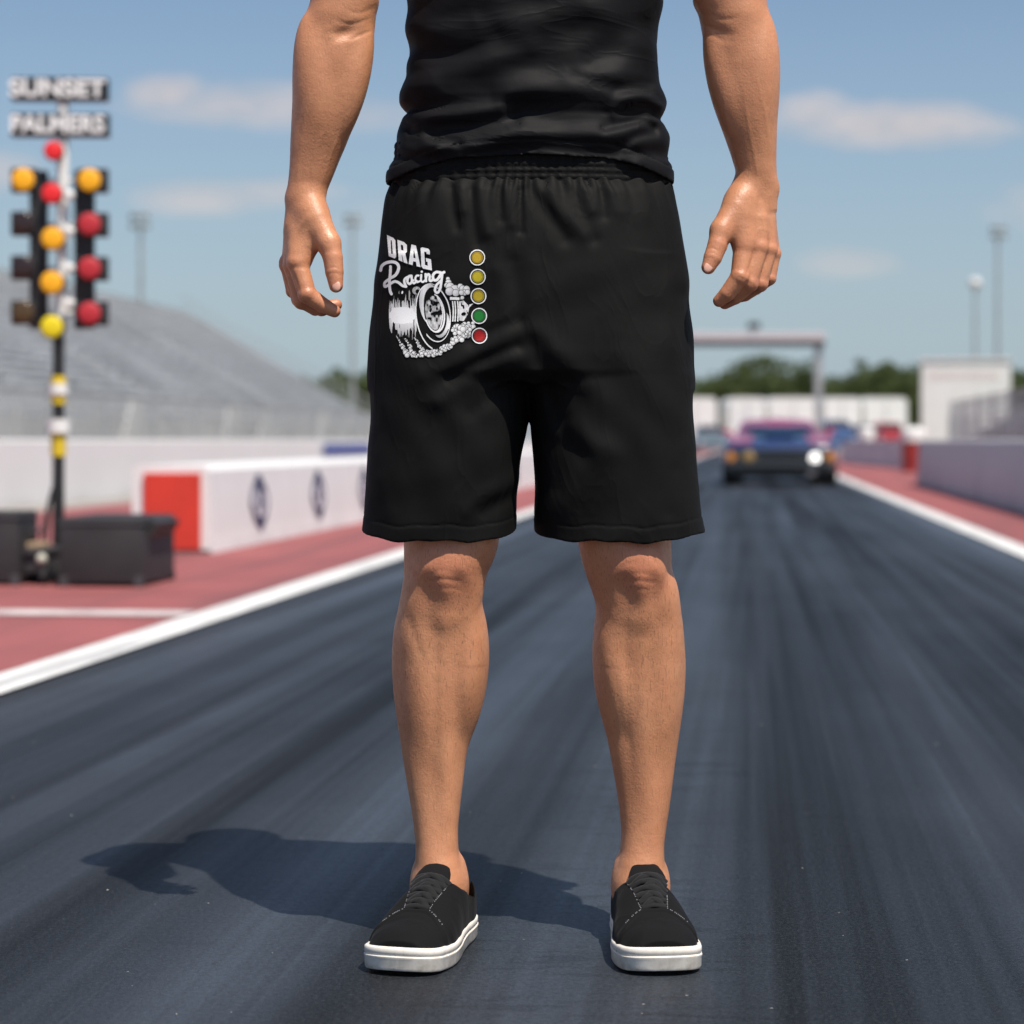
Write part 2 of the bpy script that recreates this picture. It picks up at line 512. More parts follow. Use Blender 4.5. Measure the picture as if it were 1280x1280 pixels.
spc = t.n('ShaderNodeSeparateColor'); t.l(spk.outputs['Color'], spc.inputs[0])
fleck = t.math('MULTIPLY', t.math('LESS_THAN', spk.outputs['Distance'], .075), t.math('GREATER_THAN', spc.outputs[0], .95))
col = t.mix(t.math('MULTIPLY', fleck, .8), col, (.30, .29, .27))
t.base(col)
rg = t.math('ADD', t.math('MULTIPLY', groove, .42), t.math('MULTIPLY', grain2, .20))
rg = t.math('ADD', rg, t.math('MULTIPLY', edge, .25))
t.set(Roughness=t.ramp(rg, [(0.26, .60), (0.50, .27)]))
sheen = t.noise(1.0, 3, .55, stretch=(1.1, .22, 1), dist=.3)
t.l(t.math('MULTIPLY', t.ramp(st1, [(0.38, .10), (0.60, .75)]), t.ramp(sheen, [(0.34, .35), (0.62, 1.0)])), t.b.inputs['Specular IOR Level'])
b1 = t.bump(grain, 0.60, 0.0030)
b1 = t.bump(grain2, 0.30, 0.004, b1)
b1 = t.bump(cross, 0.16, 0.010, b1)
b1 = t.bump(st2, 0.10, 0.006, b1)
ASPH = t.m
UL, UR = -2.13, 1.70
sheet('drag_strip', UL - .3, UR + .3, -8, 420, 0.0, ASPH)

t = NT('red_painted_asphalt')
n = t.noise(.8, 5, 0.65); n2 = t.noise(120, 4, 0.7); n3 = t.noise(1.0, 4, 0.6, stretch=(3, .12, 1))
c = t.ramp(n, [(0.3, (.25, .072, .072)), (0.7, (.36, .105, .10))])
c = t.mix(t.ramp(n3, [(0.50, 0.0), (0.72, 0.6)]), c, (.10, .055, .060))
c = t.mix(t.ramp(n2, [(0.35, 0.25), (0.6, 0.0)]), c, (.09, .03, .03))
t.base(c).set(Roughness=0.75); t.bump(n2, 0.3, 0.004)
RED = t.m
sheet('red_shoulder', -7.0, UL - .02, -8, 420, 0.004, RED)
sheet('red_shoulder', UR + .02, 2.62, -8, 420, 0.004, RED)
CONC = simple('concrete_apron', (.30, .275, .25), .85, 0, .2, 1.5, .3, 40)
sheet('concrete_apron', -9.2, -6.95, -8, 420, 0.006, CONC)
sheet('red_shoulder', 2.62, 4.4, 37.4, 160, 0.004, RED)
sheet('concrete_apron', 2.6, 9.0, -8, 420, 0.0, CONC)

t = NT('line_paint')
n = t.noise(6, 5, 0.7); n2 = t.noise(60, 4, 0.7); n3 = t.noise(1.0, 4, 0.6, stretch=(14, .5, 1))
c = t.mix(t.ramp(n, [(0.42, 0.0), (0.70, 0.5)]), (.74, .74, .72), (.42, .41, .40))
c = t.mix(t.ramp(n3, [(0.54, 0.0), (0.70, 0.6)]), c, (.16, .16, .17))
t.base(t.mix(t.ramp(n2, [(0.30, 0.35), (0.5, 0.0)]), c, (.25, .25, .25))).set(Roughness=0.6); t.bump(n2, 0.2, 0.003)
PAINT = t.m
sheet('edge_line', UL - .09, UL + .09, -8, 400, 0.009, PAINT)
sheet('edge_line', UR - .09, UR + .09, -8, 400, 0.009, PAINT)
t = NT('thin_line_paint'); n = t.noise(5, 5, 0.7)
t.base(t.ramp(n, [(0.35, (.42, .33, .33)), (0.65, (.66, .60, .58))])).set(Roughness=0.7); THIN = t.m
sheet('cross_line', -6.9, UL - .11, 8.98, 9.26, 0.009, THIN)

# loose grit on the surface near the camera
gm = MB(); rs = random.Random(3)
for k in range(90):
    v = 1.6 + rs.random() ** 1.6 * 4.5; u = rs.uniform(-2.0, 1.5)
    r = rs.uniform(.0008, .0020)
    bmesh.ops.create_icosphere(gm.bm, subdivisions=1, radius=r, matrix=Matrix.Translation((u, v, r * .5)) @ Matrix.Rotation(rs.uniform(0, 3), 4, 'Z') @ Matrix.Diagonal((1.3, .8, .7, 1)))
tag(gm.build('grit', simple('pale_grit', (.36, .32, .28), .8, 0, .4, 400), rz=-TH), kind='stuff')
# ================================================================== PERSON
PX0, PY0 = P(655, 551, 3.28)[0], 3.28
person = empty('person', (PX0, PY0, 0), 0,
    'standing person in black shirt, black printed shorts and black sneakers with arms hanging', 'person')
ORG = (PX0, PY0, 0)

def rows_px(tab, D, fr, bk):
    """tab rows: (py, pxl, pxr[, D, front, back])"""
    out = []
    for r in tab:
        d = r[3] if len(r) > 3 else D; f = r[4] if len(r) > 4 else fr; b = r[5] if len(r) > 5 else bk
        a = P(r[1], r[0], d); c = P(r[2], r[0], d)
        out.append((a[2], a[0], c[0], d - f, d, d + b))
    return out

VB = 0.0020
g = Grid((-0.46, 2.98, 0.0), (0.50, 3.50, 1.93), VB)

# ---- legs
legA = [(500, 478, 648, 3.275, .10, .11), (560, 486, 640, 3.275, .092, .10), (620, 497, 631, 3.272, .082, .085), (660, 503, 625, 3.256, .070, .070),
 (680, 505, 623, 3.252, .066, .064), (700, 505, 617, 3.250, .062, .060), (720, 504.5, 608, 3.250, .058, .058), (740, 502, 603, 3.252, .054, .058),
 (760, 498, 599, 3.256, .052, .062), (780, 493.5, 598, 3.260, .052, .068), (800, 491, 599.5, 3.264, .052, .074), (830, 490, 601.5, 3.27, .051, .078),
 (860, 491.5, 600, 3.27, .049, .077), (890, 495, 595.5, 3.268, .047, .070), (920, 499.5, 588.5, 3.266, .044, .062), (950, 504, 582, 3.263, .041, .054),
 (980, 509, 578.5, 3.26, .038, .047), (1010, 514, 575, 3.257, .036, .044), (1040, 518, 572.5, 3.254, .036, .044), (1060, 519.5, 573, 3.252, .038, .046),
 (1080, 519, 578, 3.25, .042, .050), (1100, 518, 582, 3.25, .046, .055), (1130, 520, 578, 3.25, .045, .055), (1150, 524, 574, 3.25, .04, .05)]
legB = [(500, 672, 848, 3.275, .10, .11), (560, 686, 845, 3.275, .092, .10), (620, 708, 841, 3.272, .082, .085), (660, 719, 839.5, 3.256, .070, .070),
 (680, 723, 839, 3.252, .066, .064), (700, 727, 839.5, 3.250, .062, .060), (720, 733, 841, 3.250, .058, .058), (740, 740, 844.5, 3.252, .054, .058),
 (760, 746, 849, 3.256, .052, .062), (780, 748.5, 852.5, 3.260, .052, .068), (800, 748, 855, 3.264, .052, .074), (830, 746.8, 857, 3.27, .051, .078),
 (860, 748, 856, 3.27, .049, .077), (890, 753, 853, 3.268, .047, .070), (920, 758.7, 848.6, 3.266, .044, .062), (950, 764, 844.3, 3.263, .041, .054),
 (980, 769.5, 840.6, 3.26, .038, .047), (1010, 774, 836.5, 3.257, .036, .044), (1040, 776.5, 832, 3.254, .036, .044), (1060, 775.5, 830, 3.252, .038, .046),
 (1080, 771, 830.5, 3.25, .042, .050), (1100, 768, 832, 3.25, .046, .055), (1130, 770, 831, 3.25, .045, .055), (1150, 774, 827, 3.25, .04, .05)]
g.loft(rows_px(legA, 0, 0, 0), 0.0, 2.15)
g.loft(rows_px(legB, 0, 0, 0), 0.0, 2.15)
for side, (kx, s) in (('A', (557, 1)), ('B', (797, -1))):
    D = 3.262
    X = lambda px: P(px, 0, D)[0]
    Z = lambda py: P(0, py, D)[2]
    g.ell((X(kx), 3.2055, Z(711)), (.030, .0185, .036), .022)                 # kneecap
    g.ell((X(kx - s * 2), 3.214, Z(758)), (.014, .012, .024), .016)         # shin bump below it
    g.ell((X(kx + s * 24), 3.232, Z(748)), (.017, .020, .060), .024)        # inner knee
    g.ell((X(kx - s * 30), 3.230, Z(744)), (.018, .022, .034), .014)
    g.ell_cut((X(kx + s * 21), 3.180, Z(737)), (.010, .012, .020), .018)    # hollows beside the tendon
    g.ell_cut((X(kx - s * 21), 3.180, Z(737)), (.010, .012, .020), .018)
    g.ell_cut((X(kx), 3.172, Z(672)), (.026, .012, .012), .012)              # hollow above the kneecap
    # calf and front muscle bellies
    R = Matrix.Rotation(math.radians(s * 7), 3, 'Y')
    g.ell((X(kx + s * 26), 3.262, Z(838)), (.029, .050, .088), .022, R)
    g.ell((X(kx - s * 24), 3.238, Z(838)), (.025, .025, .115), .022, Matrix.Rotation(math.radians(-s * 4), 3, 'Y'))
    g.cone((X(kx + s * 2), 3.222, Z(770)), (X(kx - s * 2 + (2 if side == 'A' else 12)), 3.236, Z(1075)), .0110, .0080, .016)  # shin ridge
    # ankle bones
    g.ell((X(573 if side == 'A' else 777), 3.258, Z(1084)), (.008, .013, .014), .014)
    g.ell((X(524 if side == 'A' else 826), 3.268, Z(1092)), (.008, .012, .014), .014)
# feet inside the shoes
g.chain([P(549, 1110, 3.25), (-.115, 3.17, .048), (-.134, 3.10, .038)], [.031, .024, .018], .02)
g.chain([P(801, 1110, 3.25), (.184, 3.17, .048), (.190, 3.10, .038)], [.031, .024, .018], .02)
g.chain([P(549, 1110, 3.25), (-.090, 3.29, .045)], [.034, .028], .02)
g.chain([P(801, 1110, 3.25), (.180, 3.29, .045)], [.034, .028], .02)

# ---- trunk (under the clothes) and head
cxp = 665
trunk = [(425, 490, 840, 3.28, .10, .12), (400, 480, 850, 3.28, .115, .13), (300, 490, 838, 3.28, .11, .125), (230, 498, 828, 3.28, .105, .10),
         (150, 520, 812, 3.28, .10, .09), (60, 522, 808, 3.28, .105, .10), (-20, 516, 816, 3.28, .115, .11), (-120, 508, 824, 3.28, .12, .115),
         (-190, 520, 812, 3.285, .095, .10), (-225, 575, 756, 3.29, .065, .075)]
g.loft(rows_px(trunk, 0, 0, 0), 0.03, 2.4)
HX = P(cxp, 0, 3.28)[0]
g.chain([(HX, 3.30, 1.56), (HX, 3.275, 1.70)], [.064, .056], .04)
g.ell((HX, 3.285, 1.80), (.074, .095, .098), .02)
g.ell((HX, 3.235, 1.725), (.052, .060, .062), .03)           # jaw
g.ell((HX, 3.178, 1.682), (.020, .014, .016), .02)           # chin
g.cone((HX, 3.186, 1.79), (HX, 3.166, 1.752), .009, .015, .012)
g.ell((HX, 3.196, 1.812), (.046, .012, .010), .014)          # brow
for s in (-1, 1):
    g.ell_cut((HX + s * .031, 3.180, 1.792), (.015, .012, .010), .008)
    g.ell((HX + s * .031, 3.200, 1.790), (.013, .012, .012), .003)
    g.ell((HX + s * .076, 3.285, 1.785), (.008, .020, .032), .006)
    g.ell((HX + s * .012, 3.172, 1.750), (.009, .011, .008), .006)
g.ell((HX, 3.178, 1.724), (.024, .008, .0055), .006)
g.ell((HX, 3.178, 1.713), (.021, .008, .006), .006)

# ---- arms
DA = 3.24
armA = [(0, 388, 474, DA, .05, .052), (20, 382, 470, DA, .050, .052), (40, 376, 468, DA, .048, .052), (60, 371.6, 465.5, DA, .047, .052), (80, 369, 462, DA, .047, .05),
 (100, 367, 458, DA, .046, .048), (120, 366, 453, DA, .045, .046), (140, 365, 447, DA, .043, .043), (160, 364, 440.5, DA, .040, .040),
 (180, 363, 433, DA, .036, .036), (200, 362.4, 424.5, DA, .031, .031), (220, 361, 416.5, DA, .027, .027), (240, 358.5, 408.5, DA, .024, .024),
 (253, 357, 405, DA, .023, .023), (266, 357.5, 408, DA, .022, .022), (282, 356.5, 410, DA - .004, .019, .021)]
armB = [(0, 866, 958, DA, .05, .052), (20, 873.5, 962, DA, .050, .052), (40, 877.5, 966, DA, .048, .052), (60, 881.5, 969.5, DA, .047, .052), (80, 884, 972, DA, .047, .05),
 (100, 887, 973.4, DA, .046, .048), (120, 891, 973.4, DA, .045, .046), (140, 896, 972.4, DA, .043, .043), (160, 902, 971.2, DA, .040, .040),
 (180, 909, 970.6, DA, .036, .036), (200, 915.6, 970.3, DA, .031, .031), (215, 919.3, 970.8, DA, .028, .028), (235, 917, 973.2, DA, .024, .024),
 (250, 909, 971.6, DA, .022, .022), (262, 904, 970, DA, .021, .021)]
for tab, sx in ((armA, 1), (armB, -1)):
    rows = rows_px(tab, 0, 0, 0)
    top = rows[0]
    c = 0.5 * (top[1] + top[2]); w = 0.5 * (top[2] - top[1])
    sh = HX - sx * .212
    rows += [(top[0] + .05, c - .047, c + .047, DA - .05 + .008, DA + .008, DA + .06),
             (top[0] + .12, (c * .6 + sh * .4) - .049, (c * .6 + sh * .4) + .049, DA - .045, DA + .02, DA + .075),
             (1.53, sh - .046, sh + .046, DA - .02, DA + .04, DA + .085)]
    g.loft(rows, .004, 2.1)
    g.ell((sh, 3.287, 1.528), (.056, .058, .060), .02)
    # forearm muscle ridge, elbow crease, tendon of the inner elbow
    e = P(tab[3][1] + 20 if sx > 0 else tab[3][2] - 20, 95, DA - .040)
    g.ell((e[0], e[1] + .022, e[2]), (.026, .028, .085), .015, Matrix.Rotation(math.radians(-sx * 6), 3, 'Y'))
    e = P(tab[4][2] - 22 if sx > 0 else tab[4][1] + 22, 100, DA - .036)
    g.ell((e[0], e[1] + .022, e[2]), (.021, .024, .075), .012, Matrix.Rotation(math.radians(sx * 14), 3, 'Y'))
    e = P(437 if sx > 0 else 894, 38, DA - .052)
    g.ell_cut(e, (.020, .010, .006), .012, Matrix.Rotation(math.radians(-sx * 20), 3, 'Y'))

def hand(pts_r, DH, links, k):
    for nodes in links:
        pts = [(*P(px, py, DH + dd)[:1], DH + dd, P(px, py, DH + dd)[2]) for px, py, dd, r in nodes]
        g.limb(pts, [n[3] for n in nodes], k)

hG = []
# hand on the left of the picture
DH = DA
hand(None, DH, [
  [(379, 262, 0, .0200), (374, 290, -.012, .0165), (372, 328, -.026, .0140)],
  [(377, 262, 0, .0190), (369, 290, -.002, .0160), (366, 331, -.010, .0135)],
  [(376, 262, 0, .0175), (368, 290, .008, .0145), (362, 331, .008, .0118)],
  [(375.5, 262, 0, .0160), (367.5, 290, .018, .0130), (361, 328, .024, .0108)]], .006)
hand(None, DH, [[(385, 250, -.006, .0200), (397, 276, -.024, .0190), (411, 304, -.036, .0160)],
                [(390, 268, -.016, .0190), (385, 305, -.020, .0160), (378, 322, -.022, .0140)]], .014)
fingA = [
  [(372, 328, -.026, .0142), (384, 368, -.034, .0128), (404, 382, -.030, .0108), (418, 389, -.026, .0088)],
  [(366, 331, -.008, .0132), (377, 376, -.009, .0118), (402, 386, -.004, .0104), (420, 381, .001, .0086)],
  [(360, 331, .010, .0122), (374, 374, .014, .0108), (394, 386, .018, .0098), (412, 384, .020, .0080)],
  [(359, 328, .026, .0110), (366, 364, .030, .0094), (384, 376, .032, .0084), (398, 374, .034, .0068)]]
thumbA = [(411, 304, -.036, .0160), (416, 322, -.041, .0138), (418, 340, -.044, .0126), (420, 357, -.047, .0098)]
# hand on the right
fingB = [
  [(930, 308, -.028, .0145), (925, 346, -.038, .0132), (909, 367, -.034, .0110), (899, 376, -.028, .0088)],
  [(948, 309, -.022, .0132), (937, 354, -.030, .0122), (919, 371, -.016, .0106), (906, 379, -.006, .0086)],
  [(960.5, 312, -.008, .0122), (950, 355, -.013, .0110), (931, 368, .004, .0098), (917, 373, .014, .0080)],
  [(966.5, 317, .010, .0106), (961.5, 348, .008, .0096), (945, 361, .020, .0086), (932, 365, .028, .0068)]]
thumbB = [(902, 288, -.036, .0155), (897, 306, -.043, .0138), (891, 322, -.048, .0126), (885.5, 334, -.051, .0098)]
hand(None, DH, [
  [(932, 246, 0, .0195), (930, 275, -.018, .0165), (930, 308, -.028, .0140)],
  [(942, 246, 0, .0205), (946, 275, -.014, .0165), (948, 309, -.022, .0130)],
  [(950, 246, 0, .0195), (956, 275, -.002, .0150), (960.5, 312, -.008, .0120)],
  [(953, 246, 0, .0175), (959, 275, .008, .0125), (966, 317, .010, .0104)]], .006)
hand(None, DH, [[(932, 240, -.006, .0200), (918, 262, -.022, .0185), (902, 288, -.036, .0155)],
                [(925, 252, -.014, .0190), (926, 285, -.022, .0165), (930, 302, -.026, .0150)]], .014)
for th in (thumbA, thumbB): hand(None, DH, [th], .006)
# fingers: union with a small radius so that the gaps between them stay
for fs in (fingA, fingB):
    for f in fs:
        hand(None, DH, [f], .0035)
    for f in fs:                      # knuckles
        for j, q in ((0, 1.05), (1, 1.03)):
            px, py, dd, r = f[j]
            c = P(px, py, DH + dd); g.ell((c[0], c[1] - .0010, c[2]), (r * q, r * q, r * q), .0015)
# wrist bone
c = P(366.5, 248, DA + .004); g.ell(c, (.010, .012, .014), .008)
c = P(963.5, 236, DA + .004); g.ell(c, (.010, .012, .014), .008)
# tendons and veins on the back of the hands and the forearms
for a, b, d0, d1 in (((367, 300), (383, 262), -.018, -.021), ((953, 300), (949, 255), -.026, -.0215), ((938, 300), (940, 258), -.034, -.022)):
    g.cone(P(*a, DH + d0), P(*b, DH + d1), .0026, .0022, .006)

body = g.mesh('body', None, person, ORG)
del g

# ---- redder skin at knees, knuckles and finger tips, kept as a vertex attribute
me = body.data
co = np.empty(len(me.vertices) * 3, np.float32); me.vertices.foreach_get('co', co); co = co.reshape(-1, 3) + np.array(ORG)
bl = np.zeros(len(co), np.float32)
spots = []
for fs in (fingA, fingB, [thumbA], [thumbB]):
    for f in fs:
        for j, (px, py, dd, r) in enumerate(f):
            spots.append((P(px, py, DH + dd), .017, .75 if j in (1, 3) else .6))
for kx in (557, 797): spots.append((P(kx, 712, 3.20), .045, .8))
for c, r, a in spots:
    d2 = ((co - np.array(c)) ** 2).sum(1); bl = np.maximum(bl, a * np.exp(-d2 / (r * r)))
at = me.attributes.new('blush', 'FLOAT', 'POINT'); at.data.foreach_set('value', bl)

nor = np.empty(len(me.vertices) * 3, np.float32); me.vertex_normals.foreach_get('vector', nor); nor = nor.reshape(-1, 3)
ppx = 640 + co[:, 0] / co[:, 1] * FPX; ppy = HORIZ - (co[:, 2] - EYE) / co[:, 1] * FPX
off = np.zeros(len(co), np.float32)
def relief(pts, w, amp):
    pp = catmull(pts, 6) if len(pts) > 2 else [np.array(p, float) for p in pts]
    x0, x1 = min(p[0] for p in pp) - 4 * w, max(p[0] for p in pp) + 4 * w; y0, y1 = min(p[1] for p in pp) - 4 * w, max(p[1] for p in pp) + 4 * w
    I = np.nonzero((ppx > x0) & (ppx < x1) & (ppy > y0) & (ppy < y1) & (nor[:, 1] < -.15))[0]
    if len(I) == 0: return
    best = np.full(len(I), 1e9); par = np.zeros(len(I)); n_ = len(pp) - 1
    for k in range(n_):
        (xa, ya), (xb, yb) = pp[k], pp[k + 1]; vx, vy = xb - xa, yb - ya
        tt = np.clip(((ppx[I] - xa) * vx + (ppy[I] - ya) * vy) / (vx * vx + vy * vy + 1e-9), 0, 1)
        q = (ppx[I] - xa - tt * vx) ** 2 + (ppy[I] - ya - tt * vy) ** 2
        m_ = q < best; best[m_] = q[m_]; par[m_] = (k + tt[m_]) / n_
    off[I] += .62 * amp * np.exp(-best / (w * w)) * np.sin(np.pi * np.clip(par, .03, .97)) ** .7
for pts, w_, am in (
    # left hand of the picture: web fold, thumb creases, knuckle creases, hand vein
    ([(395, 304), (399, 316), (403, 327)], 2.2, -.0022), ([(389, 312), (396, 321), (400, 327)], 1.8, -.0012),
    ([(409, 337), (417, 334), (426, 337)], 1.6, -.0010), ([(408, 343), (418, 341), (428, 344)], 1.6, -.0010), ([(412, 331), (420, 329), (426, 331)], 1.4, -.0006),
    ([(362, 338), (370, 334), (388, 336)], 2.0, -.0008), ([(378, 362), (388, 360), (394, 363)], 1.6, -.0008), ([(380, 371), (388, 374)], 1.6, -.0006),
    ([(364, 336), (370, 350), (375, 368)], 1.8, -.0016), ([(360, 313), (368, 296), (380, 276), (387, 262)], 2.2, .0013), ([(372, 318), (380, 300), (384, 284)], 2.0, .0007),
    # forearm veins and wrist tendons
    ([(394, 252), (390, 225), (396, 190), (410, 150), (414, 110)], 2.2, .0010), ([(372, 240), (372, 210), (378, 170), (386, 120), (402, 80)], 2.4, .0008), ([(402, 232), (412, 200), (426, 160), (436, 110)], 2.0, .0008),
    ([(438, 50), (450, 44), (466, 38)], 2.4, -.0018), ([(420, 26), (440, 30), (466, 22)], 2.6, -.0012), ([(432, 12), (450, 16), (470, 8)], 3, -.0010),
    # right hand
    ([(909, 296), (910, 306), (908, 318)], 2.0, -.0022), ([(912, 277), (911, 290), (909, 300)], 2.2, -.0014),
    ([(884, 312), (891, 310), (899, 315)], 1.6, -.0011), ([(883, 317), (890, 316), (897, 320)], 1.6, -.0009), ([(886, 322), (893, 322)], 1.5, -.0006),
    ([(944, 312), (940, 325), (930, 350)], 1.6, -.0016), ([(961, 318), (955, 332), (946, 356)], 1.6, -.0016), ([(970, 322), (966, 335), (959, 352)], 1.5, -.0014),
    ([(917, 342), (925, 347), (932, 350)], 1.8, -.0008), ([(931, 350), (938, 355), (944, 358)], 1.7, -.0007), ([(920, 336), (930, 340)], 1.5, -.0005), ([(944, 352), (952, 358)], 1.5, -.0006),
    ([(951, 300), (946, 280), (944, 256), (948, 236)], 2.2, .0011), ([(936, 298), (934, 276), (938, 252)], 2.2, .0009), ([(962, 303), (958, 280), (956, 256)], 2.0, .0009), ([(945, 292), (952, 286), (962, 290)], 1.6, .0006),
    ([(948, 236), (944, 200), (936, 160), (930, 110)], 2.2, .0010), ([(960, 232), (962, 190), (956, 140), (944, 90)], 2.2, .0009), ([(926, 220), (918, 190), (908, 150), (904, 110)], 2.0, .0007),
    ([(880, 32), (892, 36), (904, 40)], 2.2, -.0020), ([(878, 44), (890, 44), (906, 52)], 2.4, -.0010), ([(886, 18), (904, 24), (924, 22)], 2.8, -.0010),
    # knees and shins
    ([(533, 706), (542, 698), (556, 696)], 2.4, -.0007), ([(538, 719), (548, 713), (566, 714)], 2.2, -.0006), ([(534, 729), (552, 724), (580, 728)], 2.6, -.0010), ([(548, 737), (562, 735), (574, 738)], 2.4, -.0006), ([(566, 690), (578, 700), (584, 716)], 2.6, -.0007),
    ([(774, 712), (786, 705), (798, 704)], 2.4, -.0007), ([(786, 721), (800, 716), (816, 720)], 2.2, -.0006), ([(778, 730), (796, 726), (820, 729)], 2.6, -.0010), ([(790, 739), (804, 737), (812, 740)], 2.4, -.0006), ([(806, 692), (820, 702), (828, 718)], 2.6, -.0007),
    ([(510, 768), (516, 790), (530, 830)], 5, -.0014), ([(556, 770), (552, 830), (552, 900), (556, 980)], 5, .0012), ([(792, 770), (788, 830), (790, 900), (798, 980)], 5, .0012), ([(768, 830), (774, 880), (780, 930)], 5, -.0014)):
    relief(pts, w_, am)
co2 = co - np.array(ORG) + nor * off[:, None]
me.vertices.foreach_set('co', co2.astype(np.float32).ravel()); me.update()
t = NT('skin')
n1 = t.noise(7, 5, 0.65); n2 = t.noise(70, 4, 0.65)
c0 = t.ramp(n1, [(0.28, (.45, .190, .092)), (0.5, (.55, .245, .122)), (0.72, (.64, .300, .155))])
c1 = t.mix(t.ramp(n2, [(0.40, 0.0), (0.75, 0.30)]), c0, (.40, .150, .074))
ba = t.n('ShaderNodeAttribute', _attribute_name='blush')
c2 = t.mix(t.math('MULTIPLY', ba.outputs['Fac'], 0.62), c1, (.50, .150, .088))
hair = t.noise(1.0, 2, 0.5, stretch=(620, 620, 85), dist=0.4)
hz = t.n('ShaderNodeSeparateXYZ'); t.l(t.coord(), hz.inputs[0])
legz = t.ramp(t.math('MULTIPLY', hz.outputs['Z'], 0.5), [(0.0, 0.15), (0.10, 0.5), (0.22, 0.9), (0.30, 0.6), (0.45, 0.25), (0.7, 0.35)])
hm = t.math('MULTIPLY', t.ramp(hair, [(0.59, 0.0), (0.67, 0.48)]), legz)
t.base(t.mix(hm, c2, (.10, .045, .022)))
t.set(Roughness=t.ramp(n2, [(0.3, 0.37), (0.7, 0.54)]))
t.b.inputs['Specular IOR Level'].default_value = 0.58
t.b.inputs['Subsurface Weight'].default_value = 0.10
t.b.inputs['Subsurface Radius'].default_value = (1.0, 0.35, 0.18)
t.b.inputs['Subsurface Scale'].default_value = 0.005
b1 = t.bump(t.noise(330, 3, 0.65), 0.42, 0.0011)
b1 = t.bump(t.noise(1.0, 2, 0.6, stretch=(420, 420, 110)), 0.30, 0.0010, b1)
b1 = t.bump(t.noise(60, 4, 0.6), 0.26, 0.0024, b1)
SKIN = t.m
body.data.materials.append(SKIN)

# nails
NAIL = NT('nail').base((.66, .36, .27)).set(Roughness=0.28).m
for th, sx in ((thumbA, 1), (thumbB, -1)):
    px, py, dd, r = th[3]
    c = Vector(P(px + (1.5 * sx), py + 1.5, DH + dd)); a = Vector(P(*th[2][:2], DH + th[2][2]))
    ax = (c - a).normalized()
    nrm = Vector((-.10 * sx, -1, .1)); nrm = (nrm - ax * nrm.dot(ax)).normalized(); sd = ax.cross(nrm)
    R = Matrix((sd, nrm, ax)).transposed()
    m = MB(); m.ball(c + nrm * (r * .80) - Vector(ORG), 1.0, (.0062, .0026, .0082), 18, 12, rot=R)
    m.build('thumbnail', NAIL, person, smooth=60)

# hair and eyes (above the frame, they shape the shadow)
h = Grid((HX - .10, 3.15, 1.70), (HX + .10, 3.42, 1.93), .004)
h.ell((HX, 3.292, 1.812), (.082, .102, .100), 0)
h.cut(lambda X, Y, Z: Z - 1.842 + np.clip(Y - 3.235, 0, .07) * 1.6 + 0 * X, (HX - .1, 3.15, 1.70), (HX + .1, 3.42, 1.93), .01)
HAIR = simple('dark_hair', (.018, .012, .009), 0.55, 0, 0.3, 60, 0.5, 200)
h.mesh('hair', HAIR, person, ORG); del h
EYE_M = NT('eye').base((.75, .72, .68)).set(Roughness=0.15).m
for s in (-1, 1):
    ey_ = MB().ball(Vector((HX + s * .031, 3.1985, 1.790)) - Vector(ORG), .0118).build('eye', EYE_M, person, smooth=60)
    MB().ball(Vector((HX + s * .031, 3.1895, 1.790)) - Vector(ORG), .0052, (1, .7, 1)).build('iris', HAIR, ey_, smooth=60)

# ================================================================== SHORTS
def dist_folds(folds, D):
    F = []
    for pts, w, a in folds:
        pp = [(P(x, y, D)[0], P(x, y, D)[2]) for x, y in (catmull(pts, 5) if len(pts) > 2 else pts)]
        F.append((pp, w * 1.35 * D / FPX, a))
    def fn(X, Y, Z):
        X2, Z2 = X[:, 0, :], Z[:, 0, :]
        X2, Z2 = np.broadcast_arrays(X2, Z2)
        tot = np.zeros(X2.shape, np.float32)
        for pp, w, a in F:
            d = seg_dist(X2, Z2, pp); tot += a * np.exp(-(d / w) ** 2)
        return tot
    return fn

